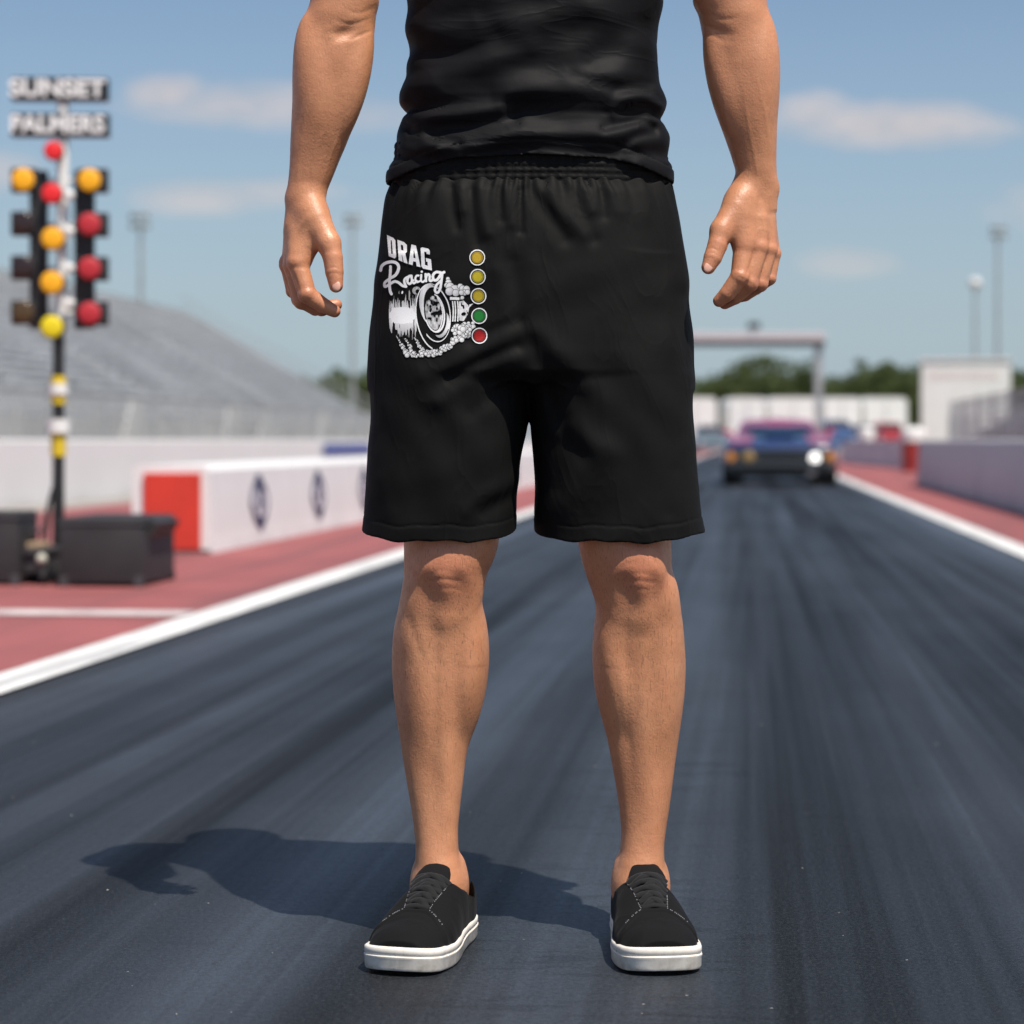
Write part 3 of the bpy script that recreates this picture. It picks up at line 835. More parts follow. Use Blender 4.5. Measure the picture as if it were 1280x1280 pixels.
sf = dist_folds([
  ([(502, 236), (499, 262), (490, 292)], 9, -.004), ([(520, 240), (528, 275), (535, 300)], 10, .004),
  ([(566, 236), (567, 262), (572, 285)], 5, -.006), ([(577, 236), (578, 262)], 6, .005), ([(590, 238), (593, 285), (597, 305)], 5, -.006),
  ([(604, 238), (604, 268), (610, 292)], 6, .006), ([(624, 238), (627, 275)], 5, -.006), ([(636, 238), (640, 280)], 6, .005), ([(651, 238), (651, 290)], 4, -.006),
  ([(664, 238), (680, 262), (706, 300)], 7, -.007), ([(682, 240), (700, 262), (730, 292)], 8, .006), ([(716, 240), (728, 270), (742, 300)], 6, -.005), ([(738, 240), (742, 262)], 6, .005),
  ([(752, 240), (755, 270)], 5, -.004), ([(772, 240), (776, 262)], 8, .004), ([(800, 240), (806, 268)], 9, .003),
  ([(648, 418), (610, 436), (570, 456), (530, 468)], 10, .006), ([(648, 448), (612, 462), (575, 486), (548, 502)], 9, .006), ([(645, 434), (605, 450), (560, 474)], 6, -.006),
  ([(648, 402), (615, 415), (590, 428)], 6, -.004), ([(645, 478), (615, 496), (590, 515)], 8, -.004),
  ([(664, 425), (674, 450), (692, 492), (706, 520)], 9, -.006), ([(672, 418), (700, 446), (730, 480)], 11, .006), ([(668, 470), (676, 505), (690, 540)], 8, .004),
  ([(690, 505), (708, 545), (728, 570)], 8, -.005), ([(708, 520), (735, 552), (768, 566)], 12, .004),
  ([(640, 330), (646, 365), (648, 400), (653, 440), (658, 470)], 9, -.005), ([(622, 340), (634, 372), (636, 410)], 9, .0025), ([(670, 335), (668, 380), (672, 415)], 10, .003),
  ([(860, 372), (856, 420), (862, 452)], 12, -.008), ([(845, 380), (842, 430)], 10, .003),
  ([(643, 600), (610, 618), (585, 640)], 9, .004), ([(640, 622), (600, 640)], 7, -.004), ([(625, 560), (560, 590), (505, 600)], 16, .0035), ([(690, 640), (720, 610), (752, 560)], 13, .0035),
  ([(860, 560), (850, 610), (856, 655)], 10, .003), ([(845, 590), (838, 640)], 9, -.003), ([(472, 600), (484, 640)], 9, .003), ([(540, 520), (520, 570), (528, 640)], 14, -.003), ([(780, 520), (790, 580), (776, 650)], 16, -.003),
  ([(610, 520), (622, 560), (616, 610)], 12, .003), ([(700, 560), (694, 610)], 9, -.003),
], 3.165)
def hip_edge(z_of): return None
hipsT = [(234, 488, 839, 3.28, .112, .112), (250, 482, 843, 3.28, .121, .122), (270, 478.5, 848, 3.28, .126, .128), (300, 475, 853, 3.28, .130, .135), (330, 471.5, 858, 3.28, .132, .140),
         (360, 467, 861.5, 3.28, .133, .143), (400, 465, 864, 3.28, .132, .143), (440, 463, 865, 3.278, .130, .140), (464, 463.5, 864.5, 3.277, .124, .134), (481, 465, 863, 3.276, .102, .118)]
outA = [(330, 487, 620), (380, 474, 636), (425, 466.5, 650), (470, 463, 661), (500, 464, 661), (540, 463, 656.5), (580, 459.5, 651), (620, 456.4, 647), (650, 453, 645), (690, 449, 643)]
outB = [(330, 690, 842), (380, 680, 855), (425, 664, 862.5), (470, 660, 864.5), (500, 661.5, 865.2), (540, 664.5, 866.4), (580, 666.3, 870), (620, 667.6, 874.6), (650, 667.6, 879), (690, 667.5, 885)]
def legrows(tab): return rows_px([(y, a, b, 3.275, .100 if y < 400 else (.112 if y < 450 else np.interp(y, [510, 600, 690], [.117, .110, .099])), .12) for y, a, b in tab], 0, 0, 0)
s = Grid((-.24, 3.12, .54), (.29, 3.44, 1.08), .0020)
s.loft(rows_px(hipsT, 0, 0, 0), 0, 2.5)
s.loft(legrows(outA), .016, 2.35)
s.loft(legrows(outB), .016, 2.35)
SH_CX = P(664, 0, 3.28)[0]
def shorts_disp(X, Y, Z):
    f = .58 * sf(X, Y, Z)[:, None, :] * sstep(3.30, 3.24, Y)
    # gathers under the waistband all the way round
    ang = np.arctan2(Y - 3.28, X - SH_CX)
    zt = P(0, 234, 3.28)[2]
    f = f + .0022 * np.sin(ang * 46 + 2 * np.sin(ang * 7)) * np.exp(-((zt - Z) / .030) ** 2) + .0012 * np.sin(ang * 23 + 1.3) * np.exp(-((zt - Z) / .07) ** 2)
    f = f + .0016 * np.sin(X * 61 + 3 * np.sin(Z * 17)) * np.sin(Z * 31 + X * 20) * sstep(1.0, .9, Z)
    # broad folds at the back
    f = f + .004 * sstep(3.30, 3.36, Y) * np.sin(Z * 46 + X * 9)
    return f
X = s.ax(0)[:, None, None]; Y = s.ax(1)[None, :, None]; Z = s.ax(2)[None, None, :]
dS = (s.F - shorts_disp(X, Y, Z)).astype(np.float32)
# hems: the front hangs lower than the sides
def hemz(X, Y):
    cA, cB = P(550, 0, 3.27)[0], P(772, 0, 3.27)[0]
    left = X < P(658, 0, 3.28)[0]
    q = np.where(left, (X - cA) / .112, (X - cB) / .120)
    zf = np.where(left, .5615, .5605)
    z = zf + .0105 * np.clip(np.abs(q), 0, 1.2) ** 3 + .010 * sstep(3.22, 3.36, Y) + .0016 * np.sin(X * 55 + 1.0) + .001 * np.sin(X * 130)
    return z
HZ = hemz(X, Y)
dS = dS - (.0003 * sstep(.0215, .0205, Z - HZ) - .0009 * np.exp(-((Z - HZ - .0218) / .0016) ** 2)).astype(np.float32)
dS = np.maximum(dS, -(dS + .0045))
dS = np.maximum(dS, HZ - Z)
zt = P(0, 232.5, 3.28)[2]
ang = np.arctan2(Y - 3.28, X - SH_CX)
dS = np.maximum(dS, Z - (zt + .0022 * np.sin(ang * 46 + 2 * np.sin(ang * 7)) + .0014 * np.sin(ang * 31)))
s.F = dS.astype(np.float32)
def cloth(name, col, rough, weave, sheen=0.15, crease=(11, 11, 4)):
    t = NT(name)
    n = t.noise(14, 4, 0.6)
    t.base(t.ramp(n, [(0.3, tuple(c * .85 for c in col)), (0.7, tuple(c * 1.2 for c in col))]))
    t.set(Roughness=t.ramp(n, [(0.3, rough - .05), (0.7, rough + .06)]))
    t.b.inputs['Specular IOR Level'].default_value = 0.16
    t.b.inputs['Sheen Weight'].default_value = sheen
    t.b.inputs['Sheen Roughness'].default_value = 0.5
    w1 = t.n('ShaderNodeTexWave', Scale=weave, Distortion=1.0); t.l(t.mapping((1, 1, 1), rot=(0, 0.7854, 0)), w1.inputs['Vector'])
    b = t.bump(t.noise(900, 2, 0.5), 0.10, 0.0004)
    b = t.bump(w1.outputs['Fac'], 0.06, 0.0004, b)
    b = t.bump(t.noise(38, 4, 0.55, dist=0.5), 0.10, 0.0035, b)
    cr = t.noise(1.0, 3, 0.5, stretch=crease, dist=1.2)
    rg_ = t.math('POWER', t.math('SUBTRACT', 1.0, t.math('ABSOLUTE', t.math('MULTIPLY', t.math('SUBTRACT', cr, .5), 7.0)), clamp=True), 2.0)
    b = t.bump(rg_, 0.22, 0.0030, b)
    return t.m
SHORTS_M = cloth('black_shorts_cloth', (.0052, .0052, .0050), .74, 420, .0)
shorts = s.mesh('shorts', SHORTS_M, person, ORG); del s, dS

# waistband
w = Grid((-.22, 3.12, 1.04), (.28, 3.43, 1.12), .0025)
wb = [(250, 490, 838, 3.28, .108, .110), (236, 490, 838, 3.28, .110, .112), (205, 493, 834, 3.28, .110, .112), (180, 494, 833, 3.28, .109, .110)]
w.loft(rows_px(wb, 0, 0, 0), 0, 2.5, disp=lambda X, Y, Z: .0008 * np.sin(np.arctan2(Y - 3.28, X - SH_CX) * 60) + .0009 * np.sin(Z * 700) + 0 * X)
w.F = np.maximum(w.F, -(w.F + .006))
WB_M = cloth('waistband_elastic', (.004, .004, .004), .7, 500, .0)
w.mesh('waistband', WB_M, shorts, ORG); del w

# ================================================================== T-SHIRT
shT = [(236, 483.5, 841, 3.28, .121, .122), (225, 484.3, 840.3, 3.28, .1205, .122), (210, 487, 839.3, 3.28, .120, .121), (200, 491, 835.4, 3.28, .118, .120), (190, 494.4, 836, 3.28, .118, .119),
 (175, 497, 835.6, 3.28, .118, .117), (160, 500.5, 829.6, 3.28, .116, .115), (152, 505, 820.5, 3.28, .114, .113), (144, 509.8, 824.5, 3.28, .114, .111), (138, 504, 829.5, 3.28, .116, .112),
 (129, 499, 833, 3.28, .119, .113), (120, 499.5, 831.5, 3.28, .119, .113), (110, 503, 827.5, 3.28, .118, .111), (95, 509.5, 822, 3.28, .116, .109), (80, 510.5, 819, 3.28, .116, .109),
 (60, 509.6, 821, 3.28, .117, .112), (40, 509, 823.4, 3.28, .119, .116), (0, 508, 827.5, 3.28, .123, .122), (-60, 504, 830, 3.28, .130, .126), (-130, 502, 832, 3.28, .130, .124),
 (-190, 504, 828, 3.285, .112, .115), (-222, 556, 776, 3.29, .085, .095)]
tf = dist_folds([
  ([(497, 133), (530, 141), (580, 142), (622, 136)], 9, .011), ([(506, 148), (540, 156), (585, 155), (640, 148)], 8, -.010), ([(512, 118), (560, 124), (610, 118)], 9, -.006),
  ([(524, 158), (538, 178), (590, 184), (640, 170), (700, 168), (770, 164), (808, 150), (830, 134)], 8, .011), ([(540, 192), (600, 192), (660, 188), (740, 192), (790, 190)], 9, -.007),
  ([(512, 158), (540, 168), (572, 178)], 5, -.008), ([(500, 176), (520, 184), (545, 186)], 6, .006), ([(494, 190), (520, 196), (560, 200)], 6, -.004),
  ([(830, 124), (806, 116), (780, 124), (768, 138)], 6, .008), ([(818, 152), (800, 146), (778, 152), (756, 160)], 5, -.009), ([(810, 138), (790, 142), (772, 150)], 5, .005),
  ([(832, 170), (806, 172), (786, 184), (796, 200)], 9, .008), ([(820, 160), (796, 168), (778, 182)], 5, -.007), ([(828, 118), (800, 108), (770, 112)], 6, -.006),
  ([(508, 48), (540, 58), (585, 62), (620, 44)], 9, -.007), ([(514, 70), (550, 84), (600, 82), (660, 60)], 12, .007), ([(512, 26), (545, 34), (590, 26)], 9, .006),
  ([(560, 98), (610, 92), (660, 76), (710, 50)], 13, -.006), ([(820, 30), (790, 32), (760, 50), (740, 78)], 12, -.006), ([(818, 56), (795, 62), (772, 90), (720, 104)], 13, .007),
  ([(720, 96), (760, 104), (812, 100)], 7, -.006), ([(640, 118), (680, 112), (730, 120), (790, 128)], 11, .006), ([(650, 140), (700, 148), (760, 146)], 10, -.006),
  ([(690, 20), (650, 40), (610, 50)], 14, .005), ([(740, 12), (770, 18), (810, 8)], 10, .004),
], 3.165)
ts = Grid((-.32, 3.12, 1.04), (.38, 3.44, 1.66), .0022)
ts.loft(rows_px(shT, 0, 0, 0), 0, 2.4)
for sx, ex in ((1, 430), (-1, 912)):
    shx = HX - sx * .218
    e = P(ex, -105, DA + .016)
    ts.cone((HX - sx * .205, 3.287, 1.528), e, .077, .070, .03); ts.cone((HX - sx * .10, 3.287, 1.560), (HX - sx * .205, 3.287, 1.535), .070, .076, .02)
X = ts.ax(0)[:, None, None]; Y = ts.ax(1)[None, :, None]; Z = ts.ax(2)[None, None, :]
d = ts.F - (tf(X, Y, Z)[:, None, :] * .66 * sstep(3.30, 3.24, Y)).astype(np.float32)
d = d - (.0035 * sstep(3.29, 3.34, Y) * np.sin(Z * 60 + X * 8) + .0012 * np.sin(X * 47 + Z * 80) + .0010 * np.sin(Z * 130 - X * 31)).astype(np.float32)
hemc = P(664, 0, 3.16)[0]
hz0 = P(0, 227, 3.28)[2]
q = np.clip(np.abs(X - hemc) / .195, 0, 1.1)
HT = hz0 + .0225 * (1 - sstep(.45, 1.0, q)) * sstep(3.30, 3.22, Y) - .004 * sstep(.8, 1.0, q) + .0018 * np.sin(X * 37 + .6) * sstep(3.30, 3.22, Y)
d = d - (.0012 * sstep(.019, .0175, Z - HT) - .0012 * np.exp(-((Z - HT - .0195) / .0018) ** 2)).astype(np.float32)
d = np.maximum(d, -(d + .0048))
d = np.maximum(d, HT - Z)
# neck hole
d = np.maximum(d, -(np.sqrt((X - HX) ** 2 + (Y - 3.275) ** 2) - .075 + 0 * Z + np.maximum(1.585 - Z, 0) * 2))
# sleeve ends
d = np.maximum(d, np.where((np.abs(X - HX) > .185) & (Z > 1.36), 1.435 - Z, -1))
ts.F = d.astype(np.float32)
SHIRT_M = cloth('black_shirt_cloth', (.0046, .0045, .0056), .66, 600, .0, (5, 5, 13))
ts.mesh('t_shirt', SHIRT_M, person, ORG); del ts, d

# ================================================================== SNEAKERS
SL = .290
WT = [(0, 0)] + [(q, .0515 * (1 - (1 - q / .050) ** 2.5) ** (1 / 2.5)) for q in (.0006, .002, .0045, .008, .0125, .018, .025, .034, .044)] + [(.055, .0528), (.08, .0545), (.11, .0520), (.15, .0450), (.19, .0395), (.23, .0370), (.26, .033), (.278, .024), (.287, .013), (.290, 0)]
def wt(t): return np.interp(t, [a for a, b in WT], [b for a, b in WT])
def outline(n=64):
    ts_ = 0.5 - 0.5 * np.cos(np.linspace(0, math.pi, n)); ts_ = ts_ ** 1.25 * SL
    # smooth the width table
    fine = np.linspace(0, SL, 6000); wv = pchip([a for a, b in WT], [b for a, b in WT], fine)
    ww = np.interp(ts_, fine, wv)
    R = [(w_, t_) for w_, t_ in zip(ww, ts_)]
    return R + [(-w_, t_) for w_, t_ in reversed(R[1:-1])]
RUB = NT('white_rubber')
nn = RUB.noise(28, 5, 0.7); n3 = RUB.noise(130, 4, 0.7)
sz = RUB.n('ShaderNodeSeparateXYZ'); RUB.l(RUB.coord(), sz.inputs[0])
low = RUB.ramp(RUB.math('MULTIPLY', sz.outputs['Z'], 20), [(0.0, 1.0), (0.35, 0.45), (0.8, 0.1)])
dirt = RUB.math('MULTIPLY', RUB.ramp(nn, [(0.36, 0.0), (0.62, 0.95)]), low)
RUB.base(RUB.mix(RUB.math('MULTIPLY', RUB.ramp(n3, [(0.46, 0.0), (0.70, 0.8)]), 0.34), RUB.mix(dirt, (.84, .79, .71), (.30, .245, .18)), (.45, .41, .36)))
RUB.set(Roughness=0.55); RUB.bump(nn, 0.15, 0.001); RUB = RUB.m
SUEDE = cloth('black_canvas', (.0048, .0048, .0051), .85, 700, .02)
LACE = cloth('black_lace', (.0095, .0095, .010), .75, 900, .12)
STITCH = NT('stitch_thread').base((.34, .34, .36)).set(Roughness=0.8).m

def make_shoe(loc, deg, mir):
    base = bpy.data.objects.new('shoe', None)
    # --- upper
    L = .0016
    G = Grid((-.062, -.004, .012), (.062, .296, .128), L)
    X = G.ax(0)[:, None, None]; Y = G.ax(1)[None, :, None]; Z = G.ax(2)[None, None, :]
    yv = Y.ravel()
    fine = np.linspace(0, SL, 600); wv = pchip([a for a, b in WT], [b for a, b in WT], fine)
    hw = np.interp(yv, fine, wv, left=0, right=0)[None, :, None] - .0036
    Ht = pchip([0, .012, .03, .06, .09, .12, .15, .175, .20, .24, .275, .29], [.036, .0455, .0540, .0615, .0700, .084, .095, .101, .098, .092, .090, .086], yv)[None, :, None]
    hw = np.maximum(hw, .0015); hgt = Ht - .022
    lean = .006 * mir * sstep(.10, .2, Y)
    ux = np.abs(X + lean * (Z - .03) / .07) / hw; uz = np.abs(Z - .022) / hgt
    n = 2.5
    rho = ((ux + 1e-5) ** n + (uz + 1e-5) ** n) ** (1 / n)
    d = (rho - 1) / np.sqrt((((ux + 1e-5) / rho) ** (n - 1) / hw) ** 2 + (((uz + 1e-5) / rho) ** (n - 1) / hgt) ** 2)
    d = np.maximum(d, np.maximum(.010 - Y, Y - (SL - .004)) * 1.0)
    thr = .0125 + .010 * sstep(.085, .165, Y)
    # quarter panels stand proud of the toe vamp
    edge = .083 - .030 * sstep(.012, .05, np.abs(X)) - .0 * Z
    q = sstep(-.0012, .0012, Y - edge)
    d = d - .0022 * q
    tr = sstep(thr + .0014, thr - .0014, np.abs(X)) * sstep(.0885, .0915, Y - .35 * np.maximum(np.abs(X) - .0, 0)) * sstep(.045, .055, Z)
    d = d + .0048 * tr
    # collar line
    zc = pchip([0, .16, .185, .22, .26, .29], [.2, .098, .0815, .0745, .080, .086], yv)[None, :, None]
    d = -smin(-d, -(Z - zc + 0 * X), .006)
    hole = np.sqrt((X / .0365) ** 2 + ((Y - .222) / .052) ** 2) - 1
    d = np.maximum(d, -np.maximum(hole * .036, .058 - Z))
    hole2 = np.maximum(np.abs(X) - .024 - 0 * Z, np.abs(Y - .180) - .02)
    d = np.maximum(d, -np.maximum(np.maximum(hole2, .074 - Z), -1))
    # soft creases across the vamp
    d = d - (.0009 * np.sin((Y - .05) * 240 + 6 * np.abs(X) * 20) * sstep(.045, .065, Y) * sstep(.085, .07, Y)).astype(np.float32) * .6
    d = d - .0008 * np.sin(X * 90 + Y * 60) * np.sin(Y * 75)
    G.F = np.broadcast_to(d, G.F.shape).astype(np.float32).copy()
    up = G.mesh('shoe', SUEDE, person)
    V = np.empty(len(up.data.vertices) * 3, np.float32); up.data.vertices.foreach_get('co', V); V = V.reshape(-1, 3)
    polys = [tuple(p.vertices) for p in up.data.polygons]
    # --- sole
    R = outline()
    pts = [Vector((a, b, 0)) for a, b in R]; N = len(pts)
    nr = []
    for i in range(N):
        tg = pts[(i + 1) % N] - pts[i - 1]; nr.append(Vector((-tg.y, tg.x, 0)).normalized() * -1)
    cen = Vector((0, SL / 2, 0))
    nr = [v if v.dot(p - cen) > 0 else -v for v, p in zip(nr, pts)]
    prof = [(-.006, .0), (-.0012, .0012), (.0002, .005), (.0004, .0185), (.0012, .0205), (.0012, .0225), (-.0004, .0240), (-.0004, .0255), (.0006, .0268), (.0004, .0345), (-.0012, .0362), (-.0050, .0366), (-.009, .030)]
    rings = []
    for off, z in prof:
        ring = []
        z = z * .84
        for p, v in zip(pts, nr):
            toe = max(0, (.075 - p.y) / .075)
            zz = z + .0055 * toe ** 2 * (1 if z < .01 else .9) + .0016 * toe * (z / .036)
            ring.append(p + v * off + Vector((0, 0, zz)))
        rings.append(ring)
    m = MB(); m.loft(rings); sole = m.build('sole', RUB, up, smooth=50)
    # --- tongue
    m = MB()
    rg = []
    for k in range(11):
        f = k / 10; y = .088 + .100 * f
        z = np.interp(y, [.088, .12, .15, .172, .188], [.0645, .0800, .0955, .1055, .1115])
        w_ = .012 + .012 * min(1, f * 1.6) - (.006 * max(0, f - .85) / .15)
        th_ = .0038
        ring = []
        for j in range(16):
            a = 2 * math.pi * j / 16
            xx = w_ * math.copysign(abs(math.cos(a)) ** .7, math.cos(a))
            ring.append((xx + .002 * mir * f, y - .3 * th_ * math.sin(a) - .10 * abs(xx), z + th_ * math.sin(a) - 9.0 * xx * xx))
        rg.append(ring)
    m.loft(rg); m.build('tongue', SUEDE, up, smooth=60)
    bv = BVHTree.FromPolygons([tuple(v) for v in V], polys)
    tb = [c for c in up.children if c.name.startswith('tongue')][0]
    tv = [tuple(v.co) for v in tb.data.vertices]; tp = [tuple(p.vertices) for p in tb.data.polygons]
    bt = BVHTree.FromPolygons(tv, tp)
    def topz(x, y):
        z = 0
        for b in (bv, bt):
            r = b.ray_cast(Vector((x, y, .2)), Vector((0, 0, -1)))
            if r[0] is not None: z = max(z, r[0].z)
        return z
    # --- laces
    m = MB()
    def lace(p0, p1, sag=.003, r=.0046, rv=.0024, lift=.0018, n=9):
        pts_ = []
        for k in range(n):
            f = k / (n - 1); x = p0[0] + (p1[0] - p0[0]) * f; y = p0[1] + (p1[1] - p0[1]) * f
            z = topz(x, y) + lift + sag * math.sin(math.pi * f)
            if k in (0, n - 1): z -= .0026
            pts_.append((x, y, z))
        for k in range(1, n - 1):
            pts_[k] = (pts_[k][0], pts_[k][1], .5 * pts_[k][2] + .25 * (pts_[k - 1][2] + pts_[k + 1][2]))
        m.tube(pts_, r, rv, 10, up=Vector((0, -.5, 1)))
    rs = random.Random(5 if mir > 0 else 9)
    ys = [.0935, .1055, .118, .1305, .143, .155]
    for i, y in enumerate(ys):
        w_ = .0150 + .010 * (y - .094) / .06
        lace((-w_, y + rs.uniform(-.001, .001)), (w_, y + rs.uniform(-.001, .001)), .0018)
    for i in range(5):
        w_ = .0135 + .010 * (ys[i] - .094) / .06
        if rs.random() < .5: lace((-w_, ys[i]), (w_, ys[i + 1]), .0044)
        else: lace((w_, ys[i]), (-w_, ys[i + 1]), .0044)
        lace((w_ * .9, ys[i] + .002), (-w_ * .55, ys[i + 1] - .002), .0056)
    # knot with one tucked loop
    y0 = .151
    lace((-.010, y0 - .004), (.012, y0 - .034), .0052, .0042, .0022)
    lace((.016, y0 - .012), (-.012, y0 - .026), .0060, .0040, .0020)
    m.build('laces', LACE, up, smooth=60)
    # --- stitching along the eyestay and quarter edge
    for sx in (-1, 1):
        m = MB()
        path = [(sx * (.0165 + .010 * f), .089 + .075 * f) for f in np.linspace(0, 1, 22)] + [(sx * (.0165 + .026 * f), .0885 - .020 * f) for f in np.linspace(.06, .85, 13)]
        for x, y in path:
            if rs.random() < .25: continue
            z = topz(x, y)
            if z > .03: m.box((x, y, z + .0002), (.0009, .0021, .0007), rz=rs.uniform(-.3, .3))
        m.build('stitching', STITCH, up)
    bpy.data.objects.remove(base)
    up.location = (loc[0] - PX0, loc[1] - PY0, 0.0015); up.rotation_euler = (0, 0, math.radians(deg))
    return up
shoeA = make_shoe((-.1520, 3.028), -15.5, -1)
shoeB = make_shoe((.2000, 3.028), 5.5, 1)
for o in (shoeA, shoeB): o.scale = (1.07, 1.0, .99)
# ================================================================== PRINT ON THE SHORTS
# drawn on a fine raster in the plane of the photograph's detail, then laid onto the cloth
CS = 2.0
zx = np.arange(70, 1090, CS); zy = np.arange(80, 1215, CS)
GX, GY = np.meshgrid(zx + CS / 2, zy + CS / 2)
class Layer:
    def __init__(s): s.v = np.zeros(GX.shape + (3,), np.float32); s.a = np.zeros(GX.shape, bool)
    def put(s, m, c):
        if m is None: return
        if c is None: s.a[m] = False
        else:
            s.a[m] = True
            s.v[m] = c if not isinstance(c, np.ndarray) else c[m]
def m_poly(pts):
    inside = np.zeros(GX.shape, bool)
    n = len(pts)
    for i in range(n):
        x0, y0 = pts[i]; x1, y1 = pts[(i + 1) % n]
        if y0 == y1: continue
        c = ((y0 > GY) != (y1 > GY)) & (GX < (x1 - x0) * (GY - y0) / (y1 - y0) + x0)
        inside ^= c
    return inside
def m_ell(cx, cy, rx, ry, rot=0.0):
    a = math.radians(rot); dx, dy = GX - cx, GY - cy
    u = dx * math.cos(a) + dy * math.sin(a); v = -dx * math.sin(a) + dy * math.cos(a)
    return (u / rx) ** 2 + (v / ry) ** 2 < 1
def m_stroke(pts, w, sm=True):
    pp = catmull(pts, 8) if sm and len(pts) > 2 else [np.array(p, float) for p in pts]
    M = np.zeros(GX.shape, bool)
    for a, b in zip(pp[:-1], pp[1:]):
        x0, x1 = min(a[0], b[0]) - w, max(a[0], b[0]) + w; y0, y1 = min(a[1], b[1]) - w, max(a[1], b[1]) + w
        i0, i1 = int((y0 - zy[0]) / CS), int((y1 - zy[0]) / CS) + 2; j0, j1 = int((x0 - zx[0]) / CS), int((x1 - zx[0]) / CS) + 2
        i0, j0 = max(i0, 0), max(j0, 0)
        gx, gy = GX[i0:i1, j0:j1], GY[i0:i1, j0:j1]
        vx, vy = b - a
        t_ = np.clip(((gx - a[0]) * vx + (gy - a[1]) * vy) / (vx * vx + vy * vy + 1e-9), 0, 1)
        M[i0:i1, j0:j1] |= (gx - a[0] - t_ * vx) ** 2 + (gy - a[1] - t_ * vy) ** 2 < (w / 2) ** 2
    return M
def vnoise(sx, sy, seed):
    r = np.random.default_rng(seed); g_ = r.random((200, 200))
    u = GX / sx; v = GY / sy
    i = np.floor(u).astype(int) % 199; j = np.floor(v).astype(int) % 199
    fu = u - np.floor(u); fv = v - np.floor(v); fu = fu * fu * (3 - 2 * fu); fv = fv * fv * (3 - 2 * fv)
    return (g_[i, j] * (1 - fu) + g_[i + 1, j] * fu) * (1 - fv) + (g_[i, j + 1] * (1 - fu) + g_[i + 1, j + 1] * fu) * fv
W = (.92, .92, .92)
def grey(lo, hi, f): f = np.clip(f, 0, 1)[..., None]; return (lo + (hi - lo) * f) * np.ones((1, 1, 3), np.float32)

# --- lettering
Lt = Layer()
D_ = m_poly([(168, 97), (226, 124), (243, 146), (251, 292), (238, 307), (184, 286)]) & ~m_poly([(201, 141), (212, 148), (221, 268), (207, 263)])
R_ = m_poly([(261, 140), (322, 162), (346, 188), (346, 246), (331, 262), (352, 353), (318, 341), (302, 272), (299, 271), (308, 336), (273, 322)]) & ~m_poly([(291, 182), (312, 191), (316, 236), (295, 230)])
A_ = m_poly([(386, 182), (426, 192), (467, 384), (433, 375), (427, 337), (402, 331), (396, 366), (361, 355)]) & ~m_poly([(408, 226), (424, 306), (403, 300)])
G_ = m_poly([(468, 214), (482, 207), (536, 220), (549, 238), (551, 272), (521, 266), (519, 250), (500, 246), (507, 364), (532, 371), (529, 336), (517, 333), (514, 303), (560, 314), (569, 413), (490, 396), (475, 378)])
for M_ in (D_, R_, A_, G_): Lt.put(M_, W)
script = [
  ([(112, 412), (124, 372), (165, 344), (222, 337), (262, 356), (272, 398), (246, 452), (196, 482)], 27),
  ([(200, 378), (198, 440), (190, 520), (196, 590), (208, 622)], 25),
  ([(196, 484), (150, 520), (150, 556), (180, 544), (232, 512), (270, 520), (306, 548), (338, 556)], 24),
  ([(338, 556), (322, 508), (340, 478), (386, 462), (362, 468), (350, 512), (372, 532), (400, 500)], 22),       # a
  ([(388, 464), (392, 510), (410, 526), (432, 506)], 20),
  ([(450, 458), (430, 462), (420, 494), (434, 516), (460, 508)], 18),                                            # c
  ([(474, 452), (472, 500), (488, 516), (508, 500)], 18),                                                         # i
  ([(512, 446), (516, 508), (518, 470), (536, 446), (548, 462), (548, 500), (562, 506), (576, 492)], 21),         # n
  ([(646, 432), (606, 428), (578, 456), (584, 496), (616, 494), (648, 448), (676, 428)], 24),                     # g
  ([(660, 440), (652, 510), (640, 580), (616, 612), (596, 592), (606, 548), (640, 510)], 22)]
for p_, w_ in script: Lt.put(m_stroke(p_, w_), W)
Lt.put(m_ell(478, 424, 11, 11), W)
Lt.put(m_ell(305, 608, 8, 14, 15), W)

# --- tyre, engine and smoke
Ty = Layer()
hb = np.abs(GY - 812) / (185 + 14 * np.sin(GX * .21) + 26 * vnoise(9, 500, 3))
hatch = (vnoise(7, 150, 4) * .9 + vnoise(11, 60, 5) * .5) > (.52 + .85 * np.clip(hb - .42, 0, 1))
Ty.put((GX > 186 + 16 * (np.abs(GY - 800) / 180) ** 2) & (GX < 432) & (hb < 1) & hatch, grey(.25, .78, 1.25 - hb))
Ty.put(m_ell(306, 812, 118 + 0, 74) | ((np.abs(GX - 306) < 96) & (np.abs(GY - 812) < 66 + 6 * np.sin(GX * .3))), W)
Ty.put(m_ell(432, 592, 38, 36), grey(.25, .6, vnoise(14, 14, 8))); Ty.put(m_ell(440, 600, 18, 20), None)
tyre = m_ell(583, 826, 158, 300, -9)
Ty.put(tyre, None)
Ty.put(m_ell(583, 826, 158, 300, -9) & ~m_ell(586, 824, 151, 293, -9) & ((GX < 575) | (GY < 700)), W)
ring = m_ell(592, 800, 140, 252, -9)
Ty.put(ring & ~m_ell(594, 799, 132, 244, -9) & (GX > 520), W)
cres = m_ell(560, 720, 102, 190, -9) & ~m_ell(590, 742, 92, 182, -8)
Ty.put(cres, grey(.30, .84, 1.1 - np.abs(GX - 500) / 90 + .3 * (vnoise(10, 60, 12) - .5)))
Ty.put(m_ell(655, 895, 66, 118, 12) & m_ell(592, 800, 128, 240, -9) & ~m_ell(600, 800, 98, 190, -8), grey(.2, .84, 1.3 - np.abs(GY - 890) / 120))
rim = m_ell(592, 792, 92, 176, -8)
Ty.put(rim, None)
Ty.put(rim & ~m_ell(590, 790, 80, 163, -8) & ((GX > 590) | (GY > 850)), W)
